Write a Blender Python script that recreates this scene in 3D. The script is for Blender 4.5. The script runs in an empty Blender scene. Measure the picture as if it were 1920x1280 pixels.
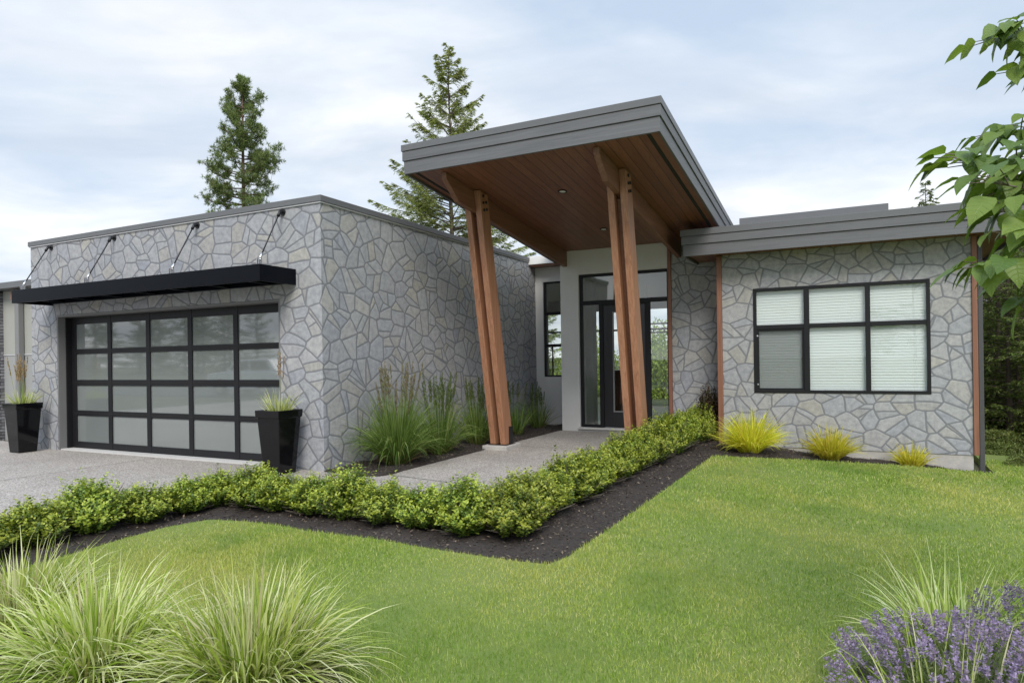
import bpy, bmesh, math, random
import numpy as np
from mathutils import Vector, Matrix
from mathutils.geometry import delaunay_2d_cdt
R = math.radians
scene = bpy.context.scene
COL = scene.collection
rng = np.random.default_rng(7)
random.seed(7)

# ------------------------------------------------------------------ camera
CAMH = 1.3623
cam_d = bpy.data.cameras.new('camera')
cam = bpy.data.objects.new('camera', cam_d); COL.objects.link(cam)
cam_d.sensor_width = 36.0
cam_d.lens = 36.0 * 1259.9 / 1920
cam_d.shift_y = 35.287 / 1920
cam_d.clip_start = 0.05; cam_d.clip_end = 2000
yaw, roll = 0.4686, -0.0148
fwv = Vector((-math.sin(yaw), math.cos(yaw), 0)); rtv = Vector((math.cos(yaw), math.sin(yaw), 0)); upv = Vector((0, 0, 1))
r2 = rtv * math.cos(roll) + upv * math.sin(roll); u2 = -rtv * math.sin(roll) + upv * math.cos(roll)
m = Matrix((( r2.x, u2.x, -fwv.x, 0), (r2.y, u2.y, -fwv.y, 0), (r2.z, u2.z, -fwv.z, CAMH), (0, 0, 0, 1)))
cam.matrix_world = m
scene.camera = cam
scene.view_settings.view_transform = 'Standard'
scene.view_settings.look = 'None'
scene.view_settings.exposure = 0.78
scene.view_settings.gamma = 1.0

# ------------------------------------------------------------------ node helper
class NT:
    def __init__(self, tree):
        self.t = tree
    def n(self, typ, **kw):
        nd = self.t.nodes.new(typ)
        for k, v in kw.items(): setattr(nd, k, v)
        return nd
    def set(self, sock, v):
        if isinstance(v, bpy.types.NodeSocket): self.t.links.new(v, sock)
        else:
            if isinstance(v, (tuple, list)) and len(v) == 3 and sock.type == 'RGBA': v = (*v, 1)
            sock.default_value = v
    def math(self, op, a, b=0.0, c=None, clamp=False):
        nd = self.n('ShaderNodeMath', operation=op, use_clamp=clamp)
        self.set(nd.inputs[0], a); self.set(nd.inputs[1], b)
        if c is not None: self.set(nd.inputs[2], c)
        return nd.outputs[0]
    def mix(self, f, a, b, mode='MIX'):
        nd = self.n('ShaderNodeMix', data_type='RGBA', blend_type=mode)
        self.set(nd.inputs[0], f); self.set(nd.inputs[6], a); self.set(nd.inputs[7], b)
        return nd.outputs[2]
    def ramp(self, f, stops, interp='LINEAR'):
        nd = self.n('ShaderNodeValToRGB'); cr = nd.color_ramp; cr.interpolation = interp
        while len(cr.elements) < len(stops): cr.elements.new(0.5)
        for e, (p, c) in zip(cr.elements, stops):
            e.position = p; e.color = (*c, 1) if len(c) == 3 else c
        self.set(nd.inputs[0], f); return nd.outputs[0]
    def noise(self, vec, scale, detail=3, rough=0.5, dist=0.0, dim='3D'):
        nd = self.n('ShaderNodeTexNoise', noise_dimensions=dim)
        if vec is not None: self.set(nd.inputs['Vector'], vec)
        nd.inputs['Scale'].default_value = scale; nd.inputs['Detail'].default_value = detail
        nd.inputs['Roughness'].default_value = rough; nd.inputs['Distortion'].default_value = dist
        return nd.outputs[0], nd.outputs[1]
    def combine(self, x, y, z):
        nd = self.n('ShaderNodeCombineXYZ')
        self.set(nd.inputs[0], x); self.set(nd.inputs[1], y); self.set(nd.inputs[2], z); return nd.outputs[0]
    def sep(self, v):
        nd = self.n('ShaderNodeSeparateXYZ'); self.set(nd.inputs[0], v); return nd.outputs
    def maprange(self, v, a, b, c, d):
        nd = self.n('ShaderNodeMapRange'); self.set(nd.inputs[0], v)
        for i, q in enumerate((a, b, c, d)): nd.inputs[1 + i].default_value = q
        return nd.outputs[0]
    def vmath(self, op, a, b):
        nd = self.n('ShaderNodeVectorMath', operation=op); self.set(nd.inputs[0], a)
        if op == 'SCALE': self.set(nd.inputs[3], b)
        else: self.set(nd.inputs[1], b)
        return nd.outputs[0]
    def bump(self, h, strength=0.3, dist=0.02, normal=None):
        nd = self.n('ShaderNodeBump'); nd.inputs['Strength'].default_value = strength; nd.inputs['Distance'].default_value = dist
        self.set(nd.inputs['Height'], h)
        if normal is not None: self.set(nd.inputs['Normal'], normal)
        return nd.outputs[0]

# ------------------------------------------------------------------ world: Nishita sky behind a broken cloud layer
SUN_EL, SUN_AZ = R(42), R(152)      # azimuth clockwise from +Y
world = bpy.data.worlds.new('World'); scene.world = world; world.use_nodes = True
W = NT(world.node_tree); world.node_tree.nodes.clear()
tc = W.n('ShaderNodeTexCoord'); d = tc.outputs['Generated']; dx, dy, dz = W.sep(d)
sky = W.n('ShaderNodeTexSky', sky_type='NISHITA'); sky.sun_disc = False
sky.sun_elevation = SUN_EL; sky.sun_rotation = SUN_AZ; sky.dust_density = 2.0
zz = W.math('ADD', W.math('MAXIMUM', dz, 0.0), 0.16)
px = W.math('DIVIDE', dx, zz); py = W.math('DIVIDE', dy, zz)
# the cloud bands lie roughly across the view
ca, sa = math.cos(0.47), math.sin(0.47)
cu = W.math('ADD', W.math('MULTIPLY', px, ca), W.math('MULTIPLY', py, sa))
cv = W.math('SUBTRACT', W.math('MULTIPLY', py, ca), W.math('MULTIPLY', px, sa))
vec = W.combine(W.math('MULTIPLY', cu, 0.75), W.math('MULTIPLY', cv, 1.0), 3.7)
n1, _ = W.noise(vec, 0.85, 7, 0.52, 0.5)
n2, _ = W.noise(W.vmath('ADD', vec, (5.2, 1.7, 0.3)), 1.9, 8, 0.55, 0.35)
cover = W.math('ADD', W.math('MULTIPLY', n1, 0.72), W.math('MULTIPLY', n2, 0.28))
low = W.math('SUBTRACT', 1.0, W.math('MULTIPLY', W.math('MAXIMUM', dz, 0.0), 2.1), clamp=True)
cov = W.math('ADD', cover, W.math('MULTIPLY', low, 0.22))
mask = W.maprange(cov, 0.47, 0.70, 0.0, 1.0)
shade, _ = W.noise(W.vmath('ADD', vec, (9.1, 4.4, 1.0)), 1.25, 6, 0.55, 0.5)
shade2 = W.maprange(shade, 0.36, 0.62, 0.0, 1.0)
cloudcol = W.mix(shade2, (5.4, 5.8, 6.45), (8.2, 8.3, 8.42))
bluecol = W.mix(0.85, sky.outputs[0], (4.6, 5.55, 6.8))
skyc = W.mix(mask, bluecol, cloudcol)
# an overcast sky is brighter overhead than along the horizon
zen = W.maprange(dz, 0.52, 0.95, 1.0, 2.6)
skyc = W.vmath('SCALE', skyc, zen)
bg = W.n('ShaderNodeBackground'); bg.inputs['Strength'].default_value = 0.081
W.set(bg.inputs['Color'], skyc)
wo = W.n('ShaderNodeOutputWorld'); world.node_tree.links.new(bg.outputs[0], wo.inputs[0])

sun_d = bpy.data.lights.new('sun', 'SUN'); sun_d.energy = 1.6; sun_d.angle = R(26); sun_d.color = (1.0, 0.95, 0.88)
sun = bpy.data.objects.new('sun', sun_d); COL.objects.link(sun)
sdir = Vector((math.sin(SUN_AZ) * math.cos(SUN_EL), math.cos(SUN_AZ) * math.cos(SUN_EL), math.sin(SUN_EL)))
sun.rotation_euler = sdir.to_track_quat('Z', 'Y').to_euler()
sun.location = (3, -8, 14)

# ------------------------------------------------------------------ materials
def new_mat(name):
    mt = bpy.data.materials.new(name); mt.use_nodes = True
    mt.node_tree.nodes.clear(); T = NT(mt.node_tree)
    out = T.n('ShaderNodeOutputMaterial'); p = T.n('ShaderNodeBsdfPrincipled')
    mt.node_tree.links.new(p.outputs[0], out.inputs[0])
    return mt, T, p, out
def plain(name, col, rough=0.6, metal=0.0, nscale=0, namp=0.0, bump=0.0, spec=0.5, bscale=None):
    mt, T, p, out = new_mat(name)
    p.inputs['Roughness'].default_value = rough; p.inputs['Metallic'].default_value = metal
    p.inputs['Specular IOR Level'].default_value = spec
    obj = T.n('ShaderNodeTexCoord').outputs['Object']
    if nscale:
        f, _ = T.noise(obj, nscale, 5, 0.6)
        T.set(p.inputs['Base Color'], T.mix(f, tuple(c * (1 - namp) for c in col), tuple(min(1, c * (1 + namp)) for c in col)))
        if bump:
            f2, _ = T.noise(obj, bscale or nscale * 4, 4, 0.6)
            T.set(p.inputs['Normal'], T.bump(f2, bump, 0.01))
    else: p.inputs['Base Color'].default_value = (*col, 1)
    return mt

def mat_stone():
    mt, T, p, out = new_mat('crazy_stone')
    x, y, z = T.sep(T.n('ShaderNodeTexCoord').outputs['Object'])
    u = T.math('ADD', x, y)
    base = T.combine(u, z, 0.0)
    _, wn = T.noise(base, 9.0, 2, 0.5, dim='2D')
    wv = T.vmath('SCALE', T.vmath('SUBTRACT', wn, (0.5, 0.5, 0.5)), 0.010)
    _, wl = T.noise(base, 1.3, 1, 0.5, dim='2D')
    wv2 = T.vmath('SCALE', T.vmath('SUBTRACT', wl, (0.5, 0.5, 0.5)), 0.10)
    v = T.vmath('ADD', T.vmath('ADD', base, wv), wv2)
    v = T.vmath('MULTIPLY', v, (0.92, 1.1, 1.0))
    ve = T.n('ShaderNodeTexVoronoi', voronoi_dimensions='2D', feature='DISTANCE_TO_EDGE'); vc = T.n('ShaderNodeTexVoronoi', voronoi_dimensions='2D', feature='F1')
    for q in (ve, vc):
        T.set(q.inputs['Vector'], v); q.inputs['Scale'].default_value = 3.8; q.inputs['Randomness'].default_value = 1.0
    dist = ve.outputs['Distance']
    rn, gn, bn = T.sep(vc.outputs['Color'])
    # roughly half of the stones are snapped in two along a straight line, as flagstone is
    rx_, ry_, _ = T.sep(T.vmath('SUBTRACT', v, vc.outputs['Position'])); th = T.math('MULTIPLY', gn, 6.2832)
    sd_ = T.math('ADD', T.math('MULTIPLY', T.math('ADD', T.math('MULTIPLY', rx_, T.math('COSINE', th)), T.math('MULTIPLY', ry_, T.math('SINE', th))), 3.8), T.math('MULTIPLY', T.math('SUBTRACT', bn, .5), .35))
    act = T.math('LESS_THAN', rn, .58)
    cut = T.math('ADD', T.math('ABSOLUTE', sd_), T.math('MULTIPLY', T.math('SUBTRACT', 1.0, act), 5.0))
    dist = T.math('MINIMUM', dist, cut)
    half = T.math('MULTIPLY', T.math('GREATER_THAN', sd_, 0.0), act)
    rn = T.math('FRACT', T.math('ADD', T.math('MULTIPLY', rn, 3.7), T.math('MULTIPLY', half, .43)))
    gn = T.math('FRACT', T.math('ADD', gn, T.math('MULTIPLY', half, .61)))
    tint = T.ramp(rn, [(0.0, (.315, .328, .362)), (.25, (.340, .346, .362)), (.5, (.360, .361, .368)), (.7, (.360, .352, .335)), (.86, (.375, .358, .320)), (1.0, (.328, .34, .368))])
    tint = T.mix(0.2, tint, T.ramp(gn, [(0, (.25, .27, .31)), (1, (.50, .50, .49))]))
    f1, _ = T.noise(base, 14, 6, 0.65, dim='2D'); f2, _ = T.noise(base, 70, 4, 0.7, dim='2D')
    mott = T.math('ADD', T.math('MULTIPLY', f1, 0.7), T.math('MULTIPLY', f2, 0.3))
    tint = T.vmath('SCALE', tint, 0.93)
    tint = T.mix(0.75, tint, T.ramp(mott, [(.3, (.33, .33, .34)), (.5, (.5, .5, .5)), (.72, (.68, .67, .65))]), 'OVERLAY')
    jit = T.math('MULTIPLY', T.math('SUBTRACT', f1, 0.5), 0.02)
    dj = T.math('ADD', dist, jit)
    stone = T.maprange(dj, 0.032, 0.058, 0.0, 1.0)
    mort = T.mix(f2, (.145, .150, .163), (.225, .23, .243))
    T.set(p.inputs['Base Color'], T.mix(stone, mort, tint))
    p.inputs['Roughness'].default_value = 0.88; p.inputs['Specular IOR Level'].default_value = 0.25
    prof = T.maprange(dj, 0.030, 0.085, 0.0, 1.0)
    hgt = T.math('ADD', T.math('MULTIPLY', prof, 0.75), T.math('ADD', T.math('MULTIPLY', mott, 0.45), T.math('MULTIPLY', bn, 0.25)))
    T.set(p.inputs['Normal'], T.bump(hgt, 0.30, 0.012))
    return mt

def mat_wood(name, axis, cols, board=0.0, rough=0.5, across=0):
    """grain along axis (0,1,2); optional board joints every `board` metres across the other horizontal axis"""
    mt, T, p, out = new_mat(name)
    c = list(T.sep(T.n('ShaderNodeTexCoord').outputs['Object']))
    sc = [26.0, 26.0, 26.0]; sc[axis] = 0.9
    idx = None
    if board:
        q = T.math('DIVIDE', c[across], board); idx = T.math('FLOOR', q); fr = T.math('SUBTRACT', q, idx)
        wn = T.n('ShaderNodeTexWhiteNoise', noise_dimensions='1D'); T.set(wn.inputs['W'], idx)
        c[axis] = T.math('ADD', c[axis], T.math('MULTIPLY', wn.outputs['Value'], 30.0))
    v = T.combine(*[T.math('MULTIPLY', a, s) for a, s in zip(c, sc)])
    f, _ = T.noise(v, 1.0, 6, 0.62, 1.1)
    f2, _ = T.noise(T.vmath('MULTIPLY', v, (3.1, 3.1, 3.1)), 1.0, 4, 0.6, 0.4)
    g = T.math('ADD', T.math('MULTIPLY', f, 0.7), T.math('MULTIPLY', f2, 0.3))
    col = T.ramp(g, [(0.28, cols[0]), (0.5, cols[1]), (0.72, cols[2])])
    h = g
    if board:
        col = T.mix(T.math('MULTIPLY', wn.outputs['Value'], 0.5), col, cols[0])
        edge = T.math('MINIMUM', fr, T.math('SUBTRACT', 1.0, fr))
        gap = T.maprange(edge, 0.015, 0.05, 0.0, 1.0)
        col = T.mix(gap, tuple(x * 0.3 for x in cols[0]), col)
        h = T.math('ADD', T.math('MULTIPLY', g, 0.25), gap)
    T.set(p.inputs['Base Color'], col)
    p.inputs['Roughness'].default_value = rough
    T.set(p.inputs['Normal'], T.bump(h, 0.22, 0.006))
    return mt

def mat_foliage(name, cols, rough=0.5, trans=0.35, spec=0.4, tcol=None):
    mt, T, p, out = new_mat(name)
    rp = T.n('ShaderNodeNewGeometry').outputs['Random Per Island']
    n = len(cols)
    col = T.ramp(rp, [(i / max(1, n - 1), c) for i, c in enumerate(cols)])
    obr = T.n('ShaderNodeObjectInfo').outputs['Random']
    hs = T.n('ShaderNodeHueSaturation'); T.set(hs.inputs['Color'], col)
    T.set(hs.inputs['Value'], T.maprange(obr, 0, 1, 0.86, 1.14)); T.set(hs.inputs['Hue'], T.maprange(obr, 0, 1, 0.49, 0.508))
    col = hs.outputs[0]
    T.set(p.inputs['Base Color'], col); p.inputs['Roughness'].default_value = rough; p.inputs['Specular IOR Level'].default_value = spec
    tr = T.n('ShaderNodeBsdfTranslucent')
    T.set(tr.inputs['Color'], T.mix(1.0, col, tcol or (1.0, 1.0, 0.55), 'MULTIPLY'))
    mx = T.n('ShaderNodeMixShader'); mx.inputs[0].default_value = trans
    mt.node_tree.links.new(p.outputs[0], mx.inputs[1]); mt.node_tree.links.new(tr.outputs[0], mx.inputs[2])
    mt.node_tree.links.new(mx.outputs[0], out.inputs[0])
    return mt

def mat_glass(name, tint=(0.93, 0.97, 0.95), boost=1.0, base=0.0):
    mt = bpy.data.materials.new(name); mt.use_nodes = True; mt.node_tree.nodes.clear(); T = NT(mt.node_tree)
    out = T.n('ShaderNodeOutputMaterial'); t = T.n('ShaderNodeBsdfTransparent'); g = T.n('ShaderNodeBsdfGlossy')
    t.inputs[0].default_value = (*tint, 1); g.inputs['Roughness'].default_value = 0.012; g.inputs['Color'].default_value = (1, 1, 1, 1)
    ge = T.n('ShaderNodeNewGeometry'); dt = T.n('ShaderNodeVectorMath', operation='DOT_PRODUCT')
    T.set(dt.inputs[0], ge.outputs['Normal']); T.set(dt.inputs[1], ge.outputs['Incoming'])
    c5 = T.math('POWER', T.math('SUBTRACT', 1.0, T.math('ABSOLUTE', dt.outputs['Value']), clamp=True), 5.0)
    f = T.math('ADD', T.math('MULTIPLY', T.math('ADD', T.math('MULTIPLY', c5, 0.957), 0.043), boost), base, clamp=True)
    f2, _ = T.noise(T.n('ShaderNodeTexCoord').outputs['Object'], 1.3, 1, 0.4)
    bp = T.bump(f2, 0.05, 0.02); T.set(g.inputs['Normal'], bp)
    mx = T.n('ShaderNodeMixShader'); T.set(mx.inputs[0], f)
    mt.node_tree.links.new(t.outputs[0], mx.inputs[1]); mt.node_tree.links.new(g.outputs[0], mx.inputs[2]); mt.node_tree.links.new(mx.outputs[0], out.inputs[0])
    return mt

def mat_lawn():
    mt, T, p, out = new_mat('lawn_soil')
    o = T.n('ShaderNodeTexCoord').outputs['Object']
    f, _ = T.noise(o, 60, 4, 0.7); f2, _ = T.noise(o, 0.55, 3, 0.55)
    c = T.mix(f, (.11, .16, .03), (.22, .29, .06))
    c = T.mix(T.maprange(f2, .45, .68, 0, .8), c, (.24, .26, .07))
    T.set(p.inputs['Base Color'], c); p.inputs['Roughness'].default_value = 0.9
    T.set(p.inputs['Normal'], T.bump(f, 0.8, 0.03)); return mt
def mat_grassblade():
    mt, T, p, out = new_mat('lawn_grass')
    g = T.n('ShaderNodeNewGeometry'); rp = g.outputs['Random Per Island']
    pos = g.outputs['Position']
    col = T.ramp(rp, [(0, (.135, .23, .028)), (.35, (.22, .335, .046)), (.7, (.325, .43, .078)), (.9, (.48, .53, .17)), (1, (.66, .62, .34))])
    f2, _ = T.noise(pos, 0.62, 5, 0.62)
    dry = T.maprange(f2, .44, .62, 0, .8)
    col = T.mix(dry, col, T.ramp(rp, [(0, (.34, .385, .068)), (.6, (.52, .52, .14)), (1, (.68, .60, .28))]))
    f3, _ = T.noise(T.vmath('ADD', pos, (7., 3., 0.)), 0.95, 4, 0.6)
    lush = T.maprange(f3, .52, .68, 0, .7)
    col = T.mix(lush, col, (.115, .235, .034))
    T.set(p.inputs['Base Color'], col); p.inputs['Roughness'].default_value = 0.6; p.inputs['Specular IOR Level'].default_value = 0.12
    tr = T.n('ShaderNodeBsdfTranslucent'); T.set(tr.inputs['Color'], T.mix(1.0, col, (1, 1, .5), 'MULTIPLY'))
    mx = T.n('ShaderNodeMixShader'); mx.inputs[0].default_value = 0.3
    mt.node_tree.links.new(p.outputs[0], mx.inputs[1]); mt.node_tree.links.new(tr.outputs[0], mx.inputs[2]); mt.node_tree.links.new(mx.outputs[0], out.inputs[0])
    return mt
def mat_aggregate():
    mt, T, p, out = new_mat('exposed_aggregate')
    o = T.n('ShaderNodeTexCoord').outputs['Object']
    v = T.n('ShaderNodeTexVoronoi'); T.set(v.inputs['Vector'], o); v.inputs['Scale'].default_value = 85
    r, g, b = T.sep(v.outputs['Color'])
    c = T.ramp(r, [(0, (.13, .112, .097)), (.3, (.25, .222, .196)), (.6, (.35, .315, .28)), (.85, (.46, .425, .39)), (1, (.62, .59, .55))])
    f, _ = T.noise(o, 0.7, 5, 0.6); f3, _ = T.noise(o, 220, 2, 0.5)
    c = T.mix(T.maprange(v.outputs['Distance'], .35, .75, 0, .6), c, (.30, .275, .25))
    c = T.mix(0.55, c, T.ramp(f, [(.3, (.36, .35, .34)), (.7, (.63, .62, .61))]), 'OVERLAY')
    T.set(p.inputs['Base Color'], c); p.inputs['Roughness'].default_value = 0.8
    T.set(p.inputs['Normal'], T.bump(T.math('SUBTRACT', 1.0, v.outputs['Distance']), 0.5, 0.006)); return mt
def mat_mulch():
    mt, T, p, out = new_mat('bark_mulch')
    o = T.n('ShaderNodeTexCoord').outputs['Object']
    f, _ = T.noise(o, 55, 5, 0.7, 0.8); f2, _ = T.noise(o, 8, 3, 0.6)
    c = T.ramp(f, [(.3, (.014, .011, .009)), (.52, (.045, .034, .028)), (.68, (.095, .072, .056)), (.8, (.19, .145, .11))])
    c = T.mix(T.math('MULTIPLY', f2, 0.35), c, (.045, .035, .03))
    T.set(p.inputs['Base Color'], c); p.inputs['Roughness'].default_value = 0.95
    T.set(p.inputs['Normal'], T.bump(f, 1.0, 0.03)); return mt
def mat_bark(name, a, b):
    mt, T, p, out = new_mat(name)
    o = T.n('ShaderNodeTexCoord').outputs['Object']
    f, _ = T.noise(T.vmath('MULTIPLY', o, (14, 14, 3)), 1, 5, .65, .5)
    T.set(p.inputs['Base Color'], T.mix(f, a, b)); p.inputs['Roughness'].default_value = .9
    T.set(p.inputs['Normal'], T.bump(f, .8, .03)); return mt
def mat_ledge():
    mt, T, p, out = new_mat('dark_ledge_stone')
    x, y, z = T.sep(T.n('ShaderNodeTexCoord').outputs['Object'])
    b = T.n('ShaderNodeTexBrick'); T.set(b.inputs['Vector'], T.combine(T.math('ADD', x, y), z, 0.))
    b.inputs['Scale'].default_value = 1; b.inputs['Brick Width'].default_value = .23; b.inputs['Row Height'].default_value = .06; b.inputs['Mortar Size'].default_value = .006
    b.inputs['Color1'].default_value = (.14, .14, .15, 1); b.inputs['Color2'].default_value = (.28, .28, .30, 1); b.inputs['Mortar'].default_value = (.04, .04, .045, 1)
    f, _ = T.noise(T.n('ShaderNodeTexCoord').outputs['Object'], 30, 4, .6)
    T.set(p.inputs['Base Color'], T.mix(.5, b.outputs['Color'], T.ramp(f, [(.3, (.3, .3, .3)), (.7, (.7, .7, .7))]), 'OVERLAY'))
    p.inputs['Roughness'].default_value = .9
    T.set(p.inputs['Normal'], T.bump(T.math('SUBTRACT', f, b.outputs['Fac']), 1.0, .03)); return mt

M = {}
M['stone'] = mat_stone()
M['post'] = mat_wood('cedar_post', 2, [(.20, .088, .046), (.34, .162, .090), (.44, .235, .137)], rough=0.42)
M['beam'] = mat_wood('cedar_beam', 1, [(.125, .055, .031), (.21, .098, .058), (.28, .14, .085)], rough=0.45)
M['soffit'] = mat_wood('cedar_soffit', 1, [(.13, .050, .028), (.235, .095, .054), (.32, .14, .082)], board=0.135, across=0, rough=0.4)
M['trim'] = mat_wood('cedar_trim', 2, [(.15, .062, .036), (.225, .098, .058), (.285, .135, .085)], rough=0.5)
M['fascia'] = mat_wood('grey_fascia', 0, [(.092, .094, .10), (.122, .124, .130), (.155, .157, .163)], rough=0.6)
M['fascia_side'] = mat_wood('grey_fascia_side', 1, [(.092, .094, .10), (.122, .124, .130), (.155, .157, .163)], rough=0.6)
M['cap'] = plain('grey_flashing', (.125, .127, .132), .45, nscale=3, namp=.08)
M['caplight'] = plain('pale_flashing', (.55, .55, .56), .4, nscale=3, namp=.05)
M['stucco'] = plain('grey_stucco', (.62, .612, .59), .9, nscale=2.5, namp=.06, bump=.25, bscale=160)
M['stucco_green'] = plain('olive_stucco', (.33, .335, .30), .9, nscale=2.5, namp=.06, bump=.25, bscale=160)
M['stucco_dark'] = plain('lower_stucco', (.30, .305, .295), .9, nscale=2.5, namp=.06, bump=.25, bscale=160)
M['concrete'] = plain('cast_concrete', (.42, .40, .37), .9, nscale=9, namp=.28, bump=.5, bscale=60)
M['sill'] = plain('pale_sill', (.52, .51, .49), .8, nscale=6, namp=.1)
M['black'] = plain('black_frame', (.011, .011, .013), .5, nscale=5, namp=.2, spec=.28)
M['blackdoor'] = plain('black_door_paint', (.018, .018, .021), .3, nscale=5, namp=.2)
M['awning'] = plain('awning_paint', (.003, .004, .007), .35, nscale=4, namp=.2, spec=.1)
M['pot'] = plain('gloss_black_glaze', (.004, .004, .005), .08, nscale=4, namp=.2, spec=.35)
M['steel'] = plain('bright_steel', (.62, .62, .63), .25, 1.0, nscale=20, namp=.1)
M['iron'] = plain('dark_iron', (.03, .03, .032), .4, .6, nscale=20, namp=.2)
M['white'] = plain('white_paint', (.75, .74, .72), .7, nscale=3, namp=.04)
M['blind'] = plain('white_blind', (.62, .65, .642), .6, nscale=3, namp=.03)
M['dark'] = plain('dark_void', (.02, .018, .016), .9, nscale=5, namp=.2)
M['membrane'] = plain('roof_membrane', (.2, .2, .2), .9, nscale=4, namp=.15)
M['paleroof'] = plain('pale_metal_roof', (.52, .54, .56), .5, nscale=3, namp=.06)
M['floorwood'] = mat_wood('floor_boards', 1, [(.05, .028, .016), (.09, .05, .03), (.13, .075, .045)], board=.14, across=0, rough=.3)
M['greydown'] = plain('grey_downspout', (.20, .20, .20), .5, nscale=3, namp=.06)
M['charcoal'] = plain('charcoal_downspout', (.06, .06, .063), .5, nscale=3, namp=.06)
M['reveal'] = plain('grey_reveal', (.17, .17, .17), .6, nscale=6, namp=.1)
M['glass'] = mat_glass('clear_glass', (.975, .99, .985), boost=1.0)
M['glassdoor'] = mat_glass('entry_glass', (.90, .93, .92), 1.5, .02)
M['lampglow'] = plain('lamp_trim', (.75, .74, .7), .4)
mt, T, p, out = new_mat('frosted_glass')
f, _ = T.noise(T.n('ShaderNodeTexCoord').outputs['Object'], 1.6, 2, .5)
T.set(p.inputs['Base Color'], T.mix(f, (.165, .185, .177), (.20, .22, .212))); p.inputs['Roughness'].default_value = .03
p.inputs['IOR'].default_value = 2.25; M['frost'] = mt
mt = bpy.data.materials.new('insect_mesh'); mt.use_nodes = True; mt.node_tree.nodes.clear(); T = NT(mt.node_tree)
out = T.n('ShaderNodeOutputMaterial'); a = T.n('ShaderNodeBsdfTransparent'); b = T.n('ShaderNodeBsdfDiffuse'); b.inputs[0].default_value = (.10, .11, .11, 1)
mx = T.n('ShaderNodeMixShader'); mx.inputs[0].default_value = .42
for s_, i_ in ((a, 1), (b, 2)): mt.node_tree.links.new(s_.outputs[0], mx.inputs[i_])
mt.node_tree.links.new(mx.outputs[0], out.inputs[0]); M['screen'] = mt
M['lawn'] = mat_lawn(); M['blade'] = mat_grassblade(); M['agg'] = mat_aggregate(); M['mulch'] = mat_mulch()
M['ledge'] = mat_ledge()
M['asphalt'] = plain('asphalt', (.06, .06, .062), .9, nscale=30, namp=.3)
M['carwhite'] = plain('white_car_paint', (.75, .75, .76), .2, nscale=3, namp=.03)
M['tyre'] = plain('tyre_rubber', (.02, .02, .02), .8, nscale=9, namp=.2)
M['carglass'] = plain('dark_car_glass', (.02, .025, .03), .05, nscale=3, namp=.1)
M['earth'] = plain('forest_floor', (.07, .075, .035), .95, nscale=2, namp=.5, bump=.6)
M['bark'] = mat_bark('conifer_bark', (.045, .035, .028), (.15, .115, .09))
M['barkpine'] = mat_bark('pine_bark', (.06, .04, .03), (.20, .13, .09))
M['barkgrey'] = mat_bark('young_bark', (.10, .085, .065), (.22, .19, .15))
M['chips'] = mat_foliage('bark_chips', [(.016, .012, .010), (.035, .025, .02), (.06, .042, .032), (.10, .075, .055), (.24, .18, .13)], .9, 0.0)
M['box'] = mat_foliage('boxwood_leaves', [(.045, .085, .016), (.095, .155, .022), (.17, .245, .032), (.25, .325, .046)], .45, .25, .35)  # older inner leaves, colour darkened further to put shade inside the shrubs
M['boxnew'] = mat_foliage('boxwood_new_leaves', [(.26, .34, .035), (.38, .44, .05), (.48, .52, .08)], .45, .35, .45)
M['barberry'] = mat_foliage('bronze_leaves', [(.05, .05, .02), (.10, .05, .025), (.08, .09, .025)], .5, .3)
M['varieg'] = mat_foliage('variegated_blades', [(.17, .27, .03), (.26, .37, .05), (.38, .49, .09), (.54, .61, .20), (.68, .73, .36), (.76, .78, .48), (.50, .45, .27)], .5, .35, .12)
M['varieg_in'] = mat_foliage('green_blades', [(.09, .16, .02), (.17, .26, .035), (.27, .36, .06), (.36, .31, .14)], .5, .3, .12)
M['reed'] = mat_foliage('reed_blades', [(.075, .14, .03), (.12, .205, .04), (.19, .275, .065), (.31, .37, .14)], .5, .35, .12)
M['reedbase'] = mat_foliage('reed_old_blades', [(.17, .11, .05), (.28, .19, .08), (.16, .17, .05)], .7, .2, .2)
M['plume'] = mat_foliage('reed_plumes', [(.16, .13, .085), (.24, .19, .13), (.28, .25, .15), (.18, .215, .09)], .8, .3, .1)
M['tanplume'] = mat_foliage('tan_plumes', [(.30, .21, .12), (.42, .29, .17), (.50, .38, .24)], .8, .35, .1)
M['plume_green'] = mat_foliage('reed_green_plumes', [(.085, .135, .045), (.13, .18, .06), (.19, .21, .09)], .8, .3, .1)
M['yellow'] = mat_foliage('golden_blades', [(.46, .47, .035), (.70, .71, .06), (.84, .82, .13), (.60, .45, .09)], .5, .4, .12)
M['lav'] = mat_foliage('lavender_flowers', [(.17, .13, .22), (.28, .22, .36), (.43, .36, .56), (.34, .27, .35), (.24, .22, .21)], .8, .25, .05, (1, 1, 1))
M['lavleaf'] = mat_foliage('lavender_stems', [(.10, .15, .05), (.17, .22, .085), (.25, .29, .13)], .6, .25, .2)
M['pine'] = mat_foliage('pine_needles', [(.09, .13, .045), (.145, .20, .065), (.21, .27, .09), (.29, .34, .14)], .5, .4, .3)
M['fir'] = mat_foliage('fir_needles', [(.16, .205, .08), (.26, .315, .115), (.37, .43, .165), (.48, .53, .25)], .6, .55, .25)
M['firdark'] = mat_foliage('dark_fir_needles', [(.09, .14, .042), (.15, .21, .058), (.225, .29, .08), (.32, .38, .125)], .55, .35, .25)
M['dogwood'] = mat_foliage('broad_leaves', [(.09, .18, .028), (.14, .25, .04), (.20, .32, .06), (.25, .37, .075)], .4, .45, .35)
M['garden'] = mat_foliage('garden_leaves', [(.16, .23, .04), (.24, .32, .06), (.33, .41, .09), (.42, .48, .13)], .6, .4, .2)
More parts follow.
